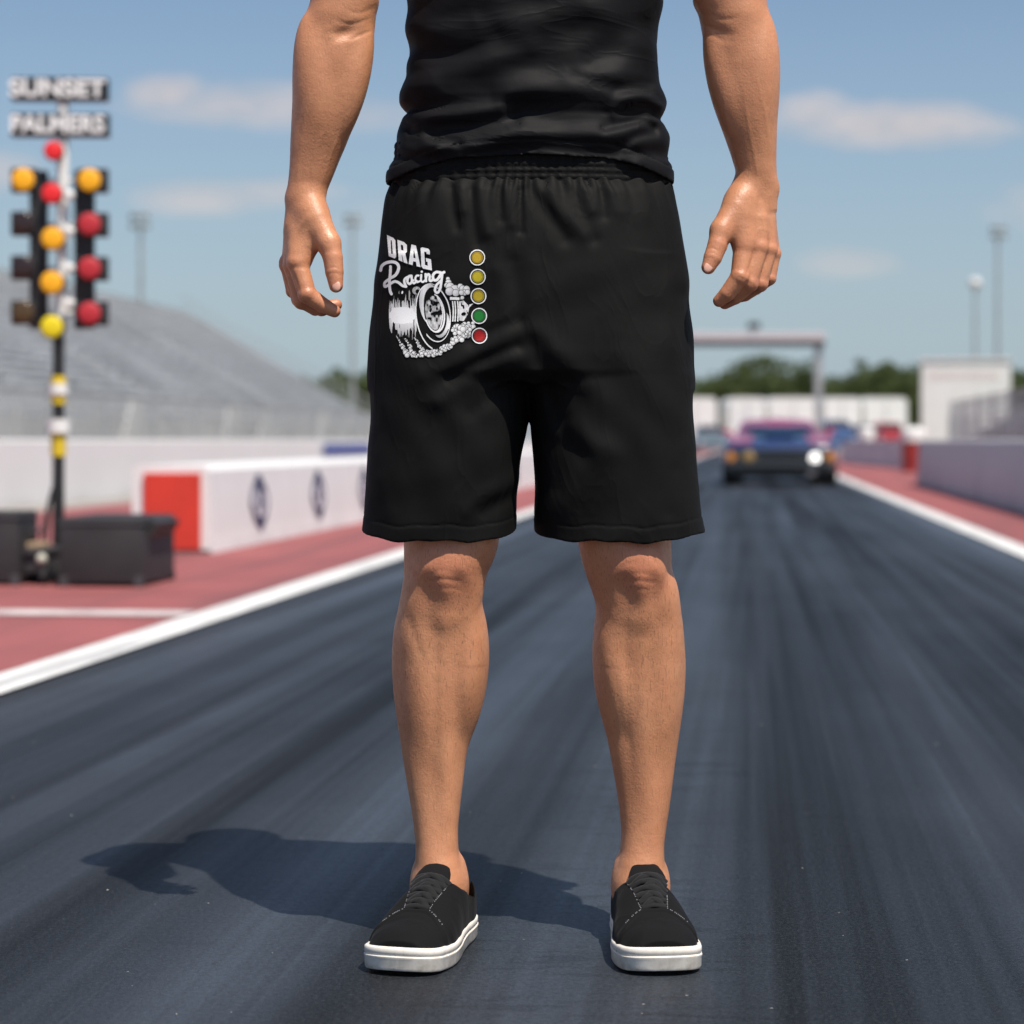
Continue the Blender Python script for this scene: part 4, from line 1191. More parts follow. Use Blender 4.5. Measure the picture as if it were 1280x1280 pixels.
hubn = vnoise(17, 20, 21) * .6 + vnoise(34, 44, 22) * .5
Ty.put(m_ell(585, 790, 74, 152, -8) & (hubn > .40), grey(.08, .80, (hubn - .3) * 1.7))
for k in range(9):
    a = 2 * math.pi * k / 9
    Ty.put(m_ell(583 + 30 * math.cos(a), 752 + 56 * math.sin(a), 10, 14), None)
Ty.put(m_ell(583, 752, 15, 22), grey(.3, .6, vnoise(9, 9, 5)))
Ty.put(m_stroke([(616, 655), (650, 720), (664, 800), (655, 880), (630, 940), (600, 955)], 9), W)
Ty.put(m_stroke([(668, 620), (708, 690), (728, 780), (730, 860), (715, 930)], 9), W)
# engine block
for a_, b_, c_, d_ in ((728, 648, 812, 676), (818, 650, 850, 672)): Ty.put(m_poly([(a_, b_), (c_, b_ + 4), (c_, d_), (a_, d_ - 3)]), W)
for x_ in (756, 776, 800): Ty.put(m_stroke([(x_ - 4, 690), (x_ + 2, 770), (x_ - 2, 862)], 11), W)
blk = m_poly([(806, 690), (850, 680), (890, 720), (938, 706), (900, 742), (888, 800), (850, 862), (812, 858)])
Ty.put(blk & (vnoise(16, 22, 31) > .22), grey(.28, .84, vnoise(22, 28, 33) + .35))
Ty.put(m_ell(850, 800, 22, 16, -20), None)
# smoke: puffs with a dark rim
rs = random.Random(4)
def puffs(cs):
    for cx_, cy_, r_ in cs:
        Ty.put(m_ell(cx_, cy_, r_ + 3.5, r_ + 3.5), (.03, .03, .03)); Ty.put(m_ell(cx_, cy_, r_, r_), grey(.36, .86, 1.15 - (np.hypot(GX - cx_ + r_ * .3, GY - cy_ + r_ * .3) / (r_ * 1.6))))
pf = []
for k in range(70):
    f = rs.random(); cx_ = 760 + 170 * f + rs.uniform(-25, 25); cy_ = 985 - 60 * f + rs.uniform(-75, 75) * (1 - .3 * f)
    pf.append((cx_, cy_, rs.uniform(12, 26)))
for k in range(46):
    f = k / 45; pf.append((470 + 270 * f + rs.uniform(-10, 10), 1128 + 26 * math.sin(f * 3.1) - 60 * f * f + rs.uniform(-22, 22), rs.uniform(9, 19)))
for x0, y0, x1, y1 in ((252, 1000, 350, 1165), (328, 1020, 410, 1160), (410, 1010, 500, 1150)):
    for k in range(22):
        f = k / 21; pf.append((x0 + (x1 - x0) * f ** .9 + rs.uniform(-4, 4) * (1 + 3 * f), y0 + (y1 - y0) * f + rs.uniform(-6, 6), 4 + 15 * f * rs.uniform(.6, 1.15)))
for k in range(16): pf.append((400 + rs.uniform(-60, 90), 1160 + rs.uniform(-18, 18), rs.uniform(10, 18)))
puffs(pf)
top = [(710, 488, 17), (715, 520, 26), (700, 545, 22), (730, 560, 38), (770, 585, 42), (725, 598, 36), (780, 612, 30), (820, 555, 24), (842, 575, 28), (875, 580, 30), (858, 608, 26), (885, 605, 22), (830, 610, 22), (838, 655, 16)]
puffs(top)
Ty.put(m_ell(985, 985, 74, 74), None)

# --- row of signal lights
Sg = Layer()
for cx_, cy_, c in ((971, 298, (.50, .33, .010)), (976, 470, (.52, .42, .010)), (982, 641, (.46, .34, .012)), (988, 817, (.004, .19, .022)), (991, 993, (.42, .006, .006))):
    Sg.put(m_ell(cx_, cy_, 70, 71), (.88, .88, .88)); Sg.put(m_ell(cx_, cy_, 61, 62), (.008, .008, .008))
    Sg.put(m_ell(cx_, cy_, 52, 53), tuple(v * .62 for v in c)); Sg.put(m_ell(cx_ - 2, cy_ + 1, 38, 39), c)

# --- lay it on the cloth
sv = np.empty(len(shorts.data.vertices) * 3, np.float32); shorts.data.vertices.foreach_get('co', sv); sv = sv.reshape(-1, 3) + np.array(ORG)
pv = np.empty(len(shorts.data.polygons) * 4, np.int32); shorts.data.polygons.foreach_get('vertices', pv); pv = pv.reshape(-1, 4)
keep = (sv[pv[:, 0], 1] < 3.30) & (sv[pv[:, 0], 0] < .05) & (sv[pv[:, 0], 2] > .75)
bvs = BVHTree.FromPolygons([tuple(v) for v in sv], [tuple(p) for p in pv[keep]])
st = 10
cx = np.arange(70, 1090 + st * CS, st * CS); cy = np.arange(80, 1215 + st * CS, st * CS)
C = np.zeros((len(cy), len(cx), 3))
eye = Vector((0, 0, EYE))
last = None
for i, y in enumerate(cy):
    for j, x in enumerate(cx):
        px, py = 460 + x / 7.111, 280 + y / 7.111
        q_ = Vector(P(px, py, 3.3)); dr = (q_ - eye).normalized()
        hit = bvs.ray_cast(eye, dr)
        if hit[0] is None: C[i, j] = last if last is not None else P(px, py, 3.2)
        else:
            C[i, j] = last = tuple(hit[0] - dr * .0011)
def samp(x, y):
    u = (x - cx[0]) / (st * CS); v = (y - cy[0]) / (st * CS)
    i = np.clip(np.floor(v).astype(int), 0, len(cy) - 2); j = np.clip(np.floor(u).astype(int), 0, len(cx) - 2)
    fu = (u - j)[..., None]; fv = (v - i)[..., None]
    return (C[i, j] * (1 - fu) + C[i, j + 1] * fu) * (1 - fv) + (C[i + 1, j] * (1 - fu) + C[i + 1, j + 1] * fu) * fv
INK = NT('print_ink')
ia = INK.n('ShaderNodeAttribute', _attribute_name='ink')
wn = INK.noise(700, 3, 0.6)
INK.base(INK.mix(INK.ramp(wn, [(0.32, 0.12), (0.5, 0.0)]), ia.outputs['Color'], (.03, .03, .03))).set(Roughness=0.6); INK.bump(wn, 0.1, 0.0004)
INK = INK.m
def lay(name, Ly, lift):
    I, J = np.nonzero(Ly.a)
    nyv, nxv = len(zy) + 1, len(zx) + 1
    f = np.stack([I * nxv + J, (I + 1) * nxv + J, (I + 1) * nxv + J + 1, I * nxv + J + 1], 1)
    u, inv = np.unique(f.ravel(), return_inverse=True)
    vx = zx[0] + (u % nxv) * CS; vy = zy[0] + (u // nxv) * CS
    Vv = samp(vx, vy); Vv[:, 1] -= lift
    o = mesh_np(name, Vv - np.array(ORG), inv.reshape(-1, 4), INK, shorts, smooth=True)
    at = o.data.attributes.new('ink', 'FLOAT_COLOR', 'FACE')
    cc = np.ones((len(I), 4), np.float32); cc[:, :3] = Ly.v[I, J]
    at.data.foreach_set('color', cc.ravel())
    return o
lay('tyre_print', Ty, 0.0)
lay('signal_print', Sg, .0002)
lay('lettering', Lt, .0004)
# ================================================================== TRACKSIDE THINGS
BLACKM = simple('black_plastic', (.014, .014, .015), .55, 0, .2, 8)
CASE = simple('black_case_vinyl', (.026, .026, .028), .62, 0, .3, 5, .3, 220)
ALU = simple('aluminium', (.52, .53, .55), .45, .55, .12, 3)
GALV = simple('galvanised_steel', (.40, .41, .42), .5, .5, .2, 4)
WHITE = simple('white_paint', (.78, .78, .76), .55, 0, .06, 1.2, .1, 30)
DGREY = simple('dark_grey', (.05, .05, .055), .6, 0, .2, 5)
YEL = simple('yellow_band', (.70, .50, .02), .5, 0, .1, 20)
TAN = simple('bare_wood', (.42, .30, .19), .8, 0, .3, 9)

def text_mesh(s, size, mat, name, parent, loc, rot, ext=.004, xs=1.0, off=0.0):
    cu = bpy.data.curves.new('lettering', 'FONT'); cu.body = s; cu.size = size; cu.align_x = 'CENTER'; cu.align_y = 'CENTER'; cu.extrude = ext; cu.offset = off
    tmp = bpy.data.objects.new('lettering', cu); COL.objects.link(tmp)
    dg = bpy.context.evaluated_depsgraph_get(); dg.update()
    me = bpy.data.meshes.new_from_object(tmp.evaluated_get(dg))
    bpy.data.objects.remove(tmp); me.name = name
    me.materials.clear()
    o = link_mesh(name, me, mat, parent, loc=loc); o.rotation_euler = rot; o.scale = (xs, 1, 1)
    return o

# ---- starting tree of lamps
K = FPX / 11.67
def tx(px): return (px - 70) / K
def tz(py): return EYE + (HORIZ - py) / K
tree = empty('starting_tree', (P(70, 0, 11.67)[0], 11.67, 0), math.radians(3),
    'tall starting light tree with amber and red lamps under two lettered black signs', 'signal light')
m = MB(); m.bar((tx(73), 0, .02), (tx(73), 0, tz(405)), .030, n=16); m.box((tx(73), 0, .02), (.36, .36, .03), bev=.008); m.build('base_post', BLACKM, tree, smooth=40)
m = MB(); m.bar((tx(76), .03, tz(415)), (tx(78), .03, tz(100)), .030, n=14)
for y in (225, 280, 335, 391): m.bar((tx(60), .03, tz(y)), (tx(100), .03, tz(y)), .010)
m.build('mast', WHITE, tree, smooth=40)
for i, y in enumerate((245, 290, 336, 380)): MB().ball((tx(88), -.03, tz(y)), .026).build('cable_clamp', WHITE, tree, smooth=60)
SIGNB = simple('sign_black', (.012, .013, .016), .4, 0, .1, 3)
LETW = NT('sign_letter').base((.80, .80, .80)).set(Roughness=.5).m
for (y0, y1, x0, x1, s_, xs) in ((97, 126, 15, 135, 'SUNSET', 1.16), (142, 171, 14, 136, 'PALMERS', 1.0)):
    m = MB(); m.box(((tx(x0) + tx(x1)) / 2, 0.02, (tz(y0) + tz(y1)) / 2), ((x1 - x0) / K, .07, (y1 - y0) / K), bev=.006)
    b = m.build('sign_board', SIGNB, tree, smooth=40)
    text_mesh(s_, .118, LETW, 'sign_lettering', b, ((tx(x0) + tx(x1)) / 2 - .012, -.018, (tz(y0) + tz(y1)) / 2), (math.pi / 2, 0, 0), .003, xs, .004)
def lamp_m(name, c, e, st): return emissive(name, c, e, st, .55)
AMB = lamp_m('amber_lamp', (.74, .34, .008), (1.0, .46, .0), .16)
AMB2 = lamp_m('yellow_lamp', (.66, .52, .008), (.9, .72, .0), .12)
REDL = lamp_m('red_lamp', (.60, .014, .018), (1.0, .02, .03), .16)
REDD = lamp_m('dull_red_lamp', (.42, .02, .03), (.8, .02, .04), .06)
OFF = NT('unlit_lamp').base((.028, .016, .016)).set(Roughness=.25).m
OFFB = NT('unlit_amber_lamp').base((.075, .045, .018)).set(Roughness=.25).m
def lamp(px, py, rpx, mat, y=-.05, hood=True, boxpx=None, parent=tree):
    c = Vector((tx(px), y, tz(py))); r = rpx / K
    m = MB(); m.ball(c, r, (1, .22, 1), 20, 12)
    o = m.build('lamp', mat, parent, smooth=60)
    m = MB()
    m.bar(c + Vector((0, .055, 0)), c + Vector((0, .012, 0)), r * 1.02, r * 1.10, 20)
    if boxpx: m.box(((tx(boxpx[0]) + tx(boxpx[1])) / 2, y + .055, tz(py)), ((boxpx[1] - boxpx[0]) / K, .07, 30 / K), bev=.008)
    else: m.bar(c + Vector((0, .05, 0)), c + Vector((tx(77) - tx(px), .10, 0)), .012)
    m.build('lamp_housing', BLACKM, o, smooth=40)
for (px, py, r, mt) in ((69, 190, 11.5, REDL), (67, 243, 12.5, REDL), (68, 299, 14, AMB), (67, 354, 14, AMB), (67, 409, 14, AMB2)): lamp(px, py, r, mt, -.06)
for (py, mt) in ((226, AMB), (280, OFF), (335, OFF), (391, OFFB)): lamp(31, py, 14, mt, -.05, boxpx=(15, 48))
for (py, mt) in ((226, AMB), (281, REDD), (336, REDD), (392, REDD)): lamp(113, py, 14, mt, -.05, boxpx=(97, 135))
for x0, x1 in ((37, 59), (92, 117)):
    m = MB(); m.box(((tx(x0) + tx(x1)) / 2, .03, (tz(213) + tz(411)) / 2), ((x1 - x0) / K, .06, (tz(213) - tz(411))), bev=.008); m.build('lamp_bar', BLACKM, tree, smooth=40)
for y0, y1, mt, w_ in ((470, 480, YEL, 18), (480, 493, WHITE, 24), (493, 505, YEL, 18), (524, 541, WHITE, 28), (541, 570, YEL, 19)):
    m = MB(); m.bar((tx(73), 0, tz(y1)), (tx(73), 0, tz(y0)), w_ / 2 / K, n=18); m.build('post_band', mt, tree, smooth=40)
m = MB()
m.tube(catmull([(tx(66), -.03, .45), (tx(58), -.05, .30), (tx(50), -.08, .10), (tx(40), -.15, .015), (tx(10), -.2, .012)], 6), .008)
m.tube(catmull([(tx(70), -.05, .50), (tx(62), -.06, .30), (tx(60), -.10, .06), (tx(52), -.2, .012)], 6), .008)
m.build('power_cable', BLACKM, tree, smooth=60)

# ---- little cart with wheels between the cases
ct = empty('equipment_cart', (P(52, 0, 11.35)[0], 11.35, 0), -TH, 'low grey equipment cart on black wheels between two black cases', 'cart')
m = MB(); m.box((0, 0, .165), (.15, .30, .03), bev=.006); m.box((0, 0, .105), (.13, .26, .09), bev=.01); m.build('deck', DGREY, ct, smooth=40)
m = MB(); m.box((-.015, -.02, .193), (.09, .16, .025), bev=.004); m.build('wooden_block', TAN, ct)
for sx in (-1, 1):
    for sy in (-1, 1):
        m = MB(); m.bar((sx * .062 - .013, sy * .10 - .04, .046), (sx * .062 + .013, sy * .10 - .04, .046), .045, n=20); m.build('wheel', BLACKM, ct, smooth=40)
m = MB(); m.ball((.05, -.16, .13), .026); m.build('lamp_globe', simple('frosted_globe', (.5, .5, .42), .4), ct, smooth=60)

# ---- black equipment cases
def case(px, py, D, w_, dp, h_, label, flare):
    x, y, _ = P(px, py, D)
    r = empty('equipment_case', (x, y, 0), -TH, label, 'equipment case', 'black equipment cases by the light tree')
    m = MB(); m.box((0, dp / 2, h_ / 2 + .01), (w_, dp, h_ - .02), bev=.012)
    m.build('case_body', CASE, r, smooth=40)
    m = MB(); m.box((0, dp / 2, h_ - .03), (w_ + .012, dp + .012, .010), bev=.003); m.build('lid_seam', DGREY, r)
    for sx in (-1, 1):
        for sy in (.004, dp - .004):
            m = MB(); m.box((sx * (w_ / 2 - .02), sy, .03), (.045, .02, .05), bev=.004); m.build('corner_cap', DGREY, r)
    m = MB()
    if flare:
        m.poly([(w_ / 2 + .001, .10, h_ - .005), (w_ / 2 + .055, .10, h_ - .03), (w_ / 2 + .03, .10, h_ - .07), (w_ / 2 + .001, .10, h_ - .11)], (0, .42, 0))
        m.build('handle_flap', CASE, r)
    else:
        m.bar((w_ / 2 + .02, .15, h_ - .10), (w_ / 2 + .02, .33, h_ - .10), .008); m.build('handle', DGREY, r)
    return r
case(126, 735, 11.03, .405, .62, .335, 'black equipment case with flap, right of the light tree post', True)
case(-22, 732, 11.15, .36, .30, .36, 'black equipment case left of the light tree, cut by the photo edge', False)

# ---- white barrier with red end and blue crests
bar = empty('crest_barrier', T(-3.31, 14.13), -TH, 'low white barrier wall with red end panel and a row of navy crests', 'barrier')
Lb = 52.0; Wb = .52; Hb = .545
t = NT('barrier_white'); n = t.noise(1.1, 5, .65); sz = t.n('ShaderNodeSeparateXYZ'); t.l(t.coord(), sz.inputs[0])
lo_ = t.ramp(t.math('MULTIPLY', sz.outputs['Z'], 1.6), [(0.0, .55), (.14, .18), (.6, .03)])
sc_ = t.noise(1.0, 4, .6, stretch=(1, 6, .8))
t.base(t.mix(t.math('ADD', t.math('MULTIPLY', t.ramp(n, [(.4, 0.0), (.75, 1.0)]), lo_), t.math('MULTIPLY', t.ramp(sc_, [(.58, 0.0), (.72, .3)]), .5)), (.76, .76, .755), (.33, .31, .30))).set(Roughness=.6)
BWH = t.m
m = MB()
seg = 2.6
for k in range(int(Lb / seg)):
    y0, y1 = k * seg + (.012 if k else 0), (k + 1) * seg
    prof = [(-Wb, 0), (0, 0), (-.012, .12), (-.035, Hb - .03), (-.06, Hb), (-Wb + .02, Hb), (-Wb, Hb - .02)]
    m.loft([[(a, y0, b) for a, b in prof], [(a, y1, b) for a, b in prof]])
m.build('barrier_body', BWH, bar)
m = MB(); m.box((-.262, -.014, .262), (.360, .024, .475), bev=.004); m.build('end_panel', simple('red_panel', (.62, .045, .025), .5, 0, .12, 3), bar)
m = MB(); m.box((-.255, -.012, .013), (.46, .02, .022)); m.build('bottom_rail', DGREY, bar)
NAVY = simple('navy_crest', (.030, .030, .095), .55, 0, .2, 6)
CRW = simple('crest_white', (.62, .62, .66), .55)
def crest(y):
    z0 = .285; hx = lambda z: -.012 - .023 * (z - .12) / .4 + .004
    def sh(a, b, n=28):
        pts = []
        for k in range(n):
            q = 2 * math.pi * k / n; c, s_ = math.cos(q), math.sin(q)
            pts.append((a * math.copysign(abs(c) ** 1.0, c) * (1 - .10 * abs(s_)), b * math.copysign(abs(s_) ** 1.35 if abs(s_) < .97 else abs(s_) * 1.10, s_)))
        return pts
    o = None
    for a, b, mt, lift, nm in ((.30, .172, NAVY, .003, 'crest'), (.235, .118, CRW, .006, 'crest_field'), (.09, .068, NAVY, .009, 'crest_device')):
        m = MB(); m.poly([(hx(z0 + v) + lift, y + u, z0 + v) for u, v in sh(a, b)], (.0025, 0, 0))
        q = m.build(nm, mt, bar if o is None else o); o = o or q
    for s_ in (-1, 1): MB().poly([(hx(z0) + .0095, y - .13, z0 + s_ * .075), (hx(z0) + .0095, y + .13, z0 + s_ * .075), (hx(z0 + s_ * .15) + .0095, y + .04, z0 + s_ * .15), (hx(z0 + s_ * .15) + .0095, y - .04, z0 + s_ * .15)], (.002, 0, 0)).build('crest_tip', NAVY, o)
for k in range(9): crest(1.42 + 2.17 * k)

# ---- long white wall, with a blue banner on it
def wall(name, u0, u1, v0, v1, h_, mat, label, cat='wall', cap=None, seglen=3.6):
    o = empty(name, T(u0, v0), -TH, label, cat)
    m = MB(); L_ = v1 - v0; n = max(1, int(L_ / seglen)); sl_ = L_ / n; w_ = u1 - u0
    for k in range(n):
        a = k * sl_ + (.01 if k else 0); b = (k + 1) * sl_
        prof = [(0, 0), (w_, 0), (w_, .08), (w_ - .03 * (1 if w_ > 0 else -1), h_ - .02), (w_ - .05 * (1 if w_ > 0 else -1), h_), (.03 * (1 if w_ > 0 else -1), h_), (0, h_ - .02)]
        m.loft([[(p, a, q) for p, q in prof], [(p, b, q) for p, q in prof]])
    m.build('wall_panel', mat, o)
    return o
t = NT('long_wall_white'); n = t.noise(.7, 5, .65); sz = t.n('ShaderNodeSeparateXYZ'); t.l(t.coord(), sz.inputs[0])
lo_ = t.ramp(sz.outputs['Z'], [(0.0, .6), (.12, .22), (.6, .08)])
t.base(t.mix(t.math('MULTIPLY', t.ramp(n, [(.38, 0.1), (.72, 1.0)]), lo_), (.70, .70, .695), (.34, .32, .30))).set(Roughness=.7)
lw = wall('long_wall', -8.0, -7.72, 4, 210, .715, t.m, 'long low white concrete wall running below the grandstand fence')
BLUEB = simple('blue_banner', (.035, .075, .30), .5, 0, .15, 4)
r = empty('banner', T(-7.70, 41.5, 0), -TH, 'small blue banner fixed along the top of the white wall', 'banner')
m = MB(); m.box((.014, 2.6, .54), (.012, 5.2, .215), bev=.003); bb = m.build('banner_cloth', BLUEB, r)
rs = random.Random(2)
BP = simple('banner_pale', (.22, .28, .52), .5)
for k in range(9): MB().box((.0225, .45 + k * .53, .535), (.004, .30 + rs.uniform(-.1, .06), .06 + rs.uniform(0, .03))).build('banner_mark', BP, bb)

# right side wall, shaded face towards the track
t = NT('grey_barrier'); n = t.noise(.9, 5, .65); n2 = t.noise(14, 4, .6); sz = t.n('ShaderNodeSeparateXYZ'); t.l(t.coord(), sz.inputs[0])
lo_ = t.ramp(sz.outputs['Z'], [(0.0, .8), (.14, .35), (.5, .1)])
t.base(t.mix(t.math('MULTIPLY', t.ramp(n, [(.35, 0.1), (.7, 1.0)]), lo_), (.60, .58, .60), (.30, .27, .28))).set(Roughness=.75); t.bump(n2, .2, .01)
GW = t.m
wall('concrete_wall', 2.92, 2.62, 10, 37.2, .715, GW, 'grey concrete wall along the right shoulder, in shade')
o = empty('flared_barrier', T(2.85, 75), 0, 'far grey concrete barrier flaring out behind the red drum', 'barrier')
a = Vector(T(2.85, 75)); b = Vector(T(4.05, 54)); d_ = (b - a); nrm = Vector((d_.y, -d_.x, 0)).normalized() * -.26
if nrm.x < 0: nrm = -nrm
m = MB()
for k in range(6):
    p, q = d_ * (k / 6), d_ * ((k + 1) / 6) - d_.normalized() * .012
    m.loft([[p, p + nrm, p + nrm * .8 + Vector((0, 0, .72)), p + nrm * .2 + Vector((0, 0, .72))], [q, q + nrm, q + nrm * .8 + Vector((0, 0, .72)), q + nrm * .2 + Vector((0, 0, .72))]])
m.build('wall_panel', simple('pale_barrier', (.60, .60, .62), .7, 0, .15, 1), o)

# drums
REDP = simple('red_plastic', (.34, .035, .03), .45, 0, .2, 4)
def drum(px, D, r_, h_, cap, body_m, label, group=None):
    x, y, _ = P(px, 0, D)
    o = empty('plastic_drum', (x, y, 0), 0, label, 'drum')
    m = MB(); m.bar((0, 0, 0), (0, 0, h_ - cap), r_ * .96, r_, 24)
    for z in (.3, .6): m.bar((0, 0, z * h_), (0, 0, z * h_ + .03), r_ * 1.02, n=24)
    m.build('drum_body', body_m, o, smooth=40)
    m = MB(); m.bar((0, 0, h_ - cap), (0, 0, h_ - cap * .3), r_ * 1.06, n=24); m.ball((0, 0, h_ - cap * .3), r_ * 1.04, (1, 1, .45), 24, 10); m.build('drum_lid', WHITE, o, smooth=40)
    return o
drum(1142, 52, .27, .98, .30, REDP, 'red drum with white lid at the end of the right wall')
drum(1083, 79, .26, 1.16, .35, WHITE, 'white drum standing behind the flared grey barrier')

# ---- race car
def race_car(loc, rz):
    r = empty('race_car', loc, rz, 'dark blue and magenta drag race car with one headlight lit, driving towards the camera', 'race car')
    PINK = NT('magenta_paint').base((.42, .022, .085)).set(Roughness=.25); PINK.b.inputs['Coat Weight'].default_value = .6; PINK = PINK.m
    BLUE = NT('dark_blue_paint').base((.016, .036, .11)).set(Roughness=.22); BLUE.b.inputs['Coat Weight'].default_value = .7; BLUE = BLUE.m
    GRILL = simple('grille_grey', (.045, .050, .055), .35, .3, .2, 20)
    GLASS = NT('tinted_glass').base((.012, .030, .055)).set(Roughness=.06).m
    RUBB = simple('tyre_rubber', (.012, .012, .012), .8, 0, .2, 20)
    CHR = NT('bright_trim').base((.55, .55, .56)).set(Roughness=.2, Metallic=.9).m
    # lower body lofted along its length: (y, half width sill, half width belt, z sill, z crease, z belt, z centre)
    S = [(-2.28, .74, .78, .24, .42, .58, .60), (-2.22, .82, .86, .20, .42, .64, .67), (-1.9, .86, .895, .18, .46, .69, .72), (-1.3, .86, .90, .18, .50, .73, .765), (-.75, .86, .90, .18, .52, .755, .79),
         (.2, .86, .90, .18, .52, .76, .79), (1.1, .87, .91, .18, .54, .79, .83), (1.6, .87, .91, .20, .54, .79, .83), (2.1, .84, .88, .26, .54, .77, .80), (2.28, .78, .82, .34, .54, .73, .75)]
    rings = []
    for y, a, b, z0, z1, z2, zc in S:
        half = [(a * .9, z0), (a, z0 + .06), (b, z1), (b * .985, z2 - .06), (b * .93, z2), (b * .55, z2 + (zc - z2) * .8), (0, zc)]
        rings.append([(x, y, z) for x, z in half] + [(-x, y, z) for x, z in reversed(half[:-1])])
    m = MB(); m.loft(rings); m.build('body', BLUE, r, smooth=50)
    m = MB()   # roof and pillars
    gh = [(-.72, .71, .79, .02), (-.20, .66, .925, .05), (.30, .63, 1.03, .05), (.95, .62, 1.06, .05), (1.55, .66, .85, .02)]
    m.loft([[(-w_, y, .76), (-w_ * .98, y, z - .05), (-w_ * .86, y, z), (0, y, z + .03), (w_ * .86, y, z), (w_ * .98, y, z - .05), (w_, y, .76)] for y, w_, z, q in gh], closed=True)
    m.build('roof', PINK, r, smooth=45)
    m = MB(); m.quad((-.60, -.755, .790), (.60, -.755, .790), (.53, -.265, .930), (-.53, -.265, .930)); ws = m.build('windshield', GLASS, r)
    md = ws.modifiers.new('thick', 'SOLIDIFY'); md.thickness = .05; md.offset = 0
    for sx in (-1, 1):
        m = MB(); m.poly([(sx * .685, -.50, .80), (sx * .615, -.02, .93), (sx * .61, .9, .98), (sx * .665, 1.3, .84)], (sx * .012, 0, 0)); m.build('side_window', GLASS, r)
        m = MB(); m.poly([(sx * .44, -2.235, .672), (sx * .79, -2.215, .655), (sx * .80, -.80, .765), (sx * .42, -.80, .792)], (0, 0, .022)); m.build('hood_stripe', PINK, r)
        m = MB(); m.ball((sx * .84, -.45, .84), .08, (1, .6, .6)); m.bar((sx * .70, -.45, .79), (sx * .82, -.45, .83), .02); m.build('mirror', PINK, r, smooth=60)
        # wheels
        for y, w_ in ((-1.42, .24), (1.38, .34)):
            m = MB(); m.bar((sx * (.90 - w_), y, .325), (sx * .90, y, .325), .325, n=28); wl = m.build('wheel', RUBB, r, smooth=40)
            m = MB(); m.bar((sx * .895, y, .325), (sx * .912, y, .325), .20, n=20); m.build('rim', CHR, wl, smooth=40)
    m = MB(); m.box((0, -1.2, .80), (.50, .75, .07), bev=.03); m.build('hood_scoop', BLUE, r, smooth=40)
    m = MB(); m.box((0, -2.275, .47), (1.54, .05, .19), bev=.015)
    for k in range(6): m.box((0, -2.299, .40 + k * .03), (.66, .012, .008))
    m.build('grille', GRILL, r)
    m = MB(); m.box((0, -2.27, .31), (1.66, .14, .12), bev=.03); m.build('front_bumper', GRILL, r, smooth=40)
    m = MB(); m.box((0, -2.18, .19), (1.60, .22, .14), bev=.02); m.build('air_dam', BLACKM, r, smooth=40)
    def lamp_at(x, z, rr, mt, nm, y=-2.30):
        m = MB(); m.bar((x, y + .03, z), (x, y - .008, z), rr, n=24); m.ball((x, y - .006, z), rr * .96, (1, .25, 1)); m.build(nm, mt, r, smooth=50)
    ORG_ = emissive('amber_marker', (.50, .19, .03), (1, .4, .05), .10)
    AML = simple('amber_tinted_lamp', (.30, .19, .07), .2)
    lamp_at(.53, .43, .082, emissive('lit_headlight', (.9, .9, .88), (1, .97, .92), 1.2), 'headlight')
    lamp_at(-.50, .45, .095, AML, 'headlight')
    lamp_at(.76, .45, .085, ORG_, 'marker_lamp', -2.28); lamp_at(-.76, .45, .085, ORG_, 'marker_lamp', -2.28)
    lamp_at(.48, .215, .075, simple('fog_glass', (.32, .30, .29), .12), 'fog_lamp', -2.29)
    m = MB(); m.poly([(-.5, 2.1, .80), (.5, 2.1, .80), (.5, 2.32, .87), (-.5, 2.32, .87)], (0, 0, .02)); m.build('rear_spoiler', BLUE, r)
    return r
cx_, cy_, _ = P(976, 0, 36.3)
race_car((cx_ + 2.28 * math.sin(TH * .9), cy_ + 2.28, 0), -TH * .9)

# ---- grandstand
SEAT = simple('bench_aluminium', (.68, .69, .70), .5, .15, .22, .5)
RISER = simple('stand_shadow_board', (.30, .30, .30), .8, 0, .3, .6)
STEEL = simple('stand_steel', (.30, .31, .32), .6, .3, .2, 1)
UF, UB_, ZF, ZB = -16.0, -25.0, 1.15, 6.2
V0, V1 = 30, 103
gs = empty('grandstand', T(UF, V0), -TH, 'long grey aluminium grandstand of bench rows on the left', 'grandstand')
NR = 22
Ls = V1 - V0
risers = MB()
for k in range(NR):
    u = (UB_ - UF) * k / (NR - 1); z = ZF + (ZB - ZF) * k / (NR - 1)
    m = MB()
    nseg = 12
    for q in range(nseg):
        a, b = q * Ls / nseg + .06, (q + 1) * Ls / nseg - (1.1 if q % 3 == 2 else .06)
        m.box((u, (a + b) / 2, z + .17), (.20, b - a, .045)); m.box((u - .02, (a + b) / 2, z + .09), (.05, b - a, .12))
    m.build('bench', SEAT, gs)
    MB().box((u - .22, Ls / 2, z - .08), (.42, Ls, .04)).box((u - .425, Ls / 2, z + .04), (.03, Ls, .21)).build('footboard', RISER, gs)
for q in range(4):                                    # stairways
    m = MB(); y = (q * 3 + 3) * Ls / 12 - .55
    for k in range(NR * 2):
        u = (UB_ - UF) * k / (NR * 2 - 1); z = ZF + (ZB - ZF) * k / (NR * 2 - 1); m.box((u + .1, y, z - .06), (.34, .95, .06))
    m.build('stair', ALU, gs)
m = MB()
for q in range(15):
    y = .2 + q * (Ls - .4) / 14
    for k in range(0, NR, 2):
        u = (UB_ - UF) * k / (NR - 1) - .3; z = ZF + (ZB - ZF) * k / (NR - 1) - .12; m.bar((u, y, 0), (u, y, z), .05, n=6)
    m.bar((-.2, y, ZF - .15), (UB_ - UF - .3, y, ZB - .15), .06, n=6); m.bar((-.2, y, .2), (UB_ - UF, y, ZB - 1.2), .035, n=6)
m.build('understructure', STEEL, gs)
m = MB()
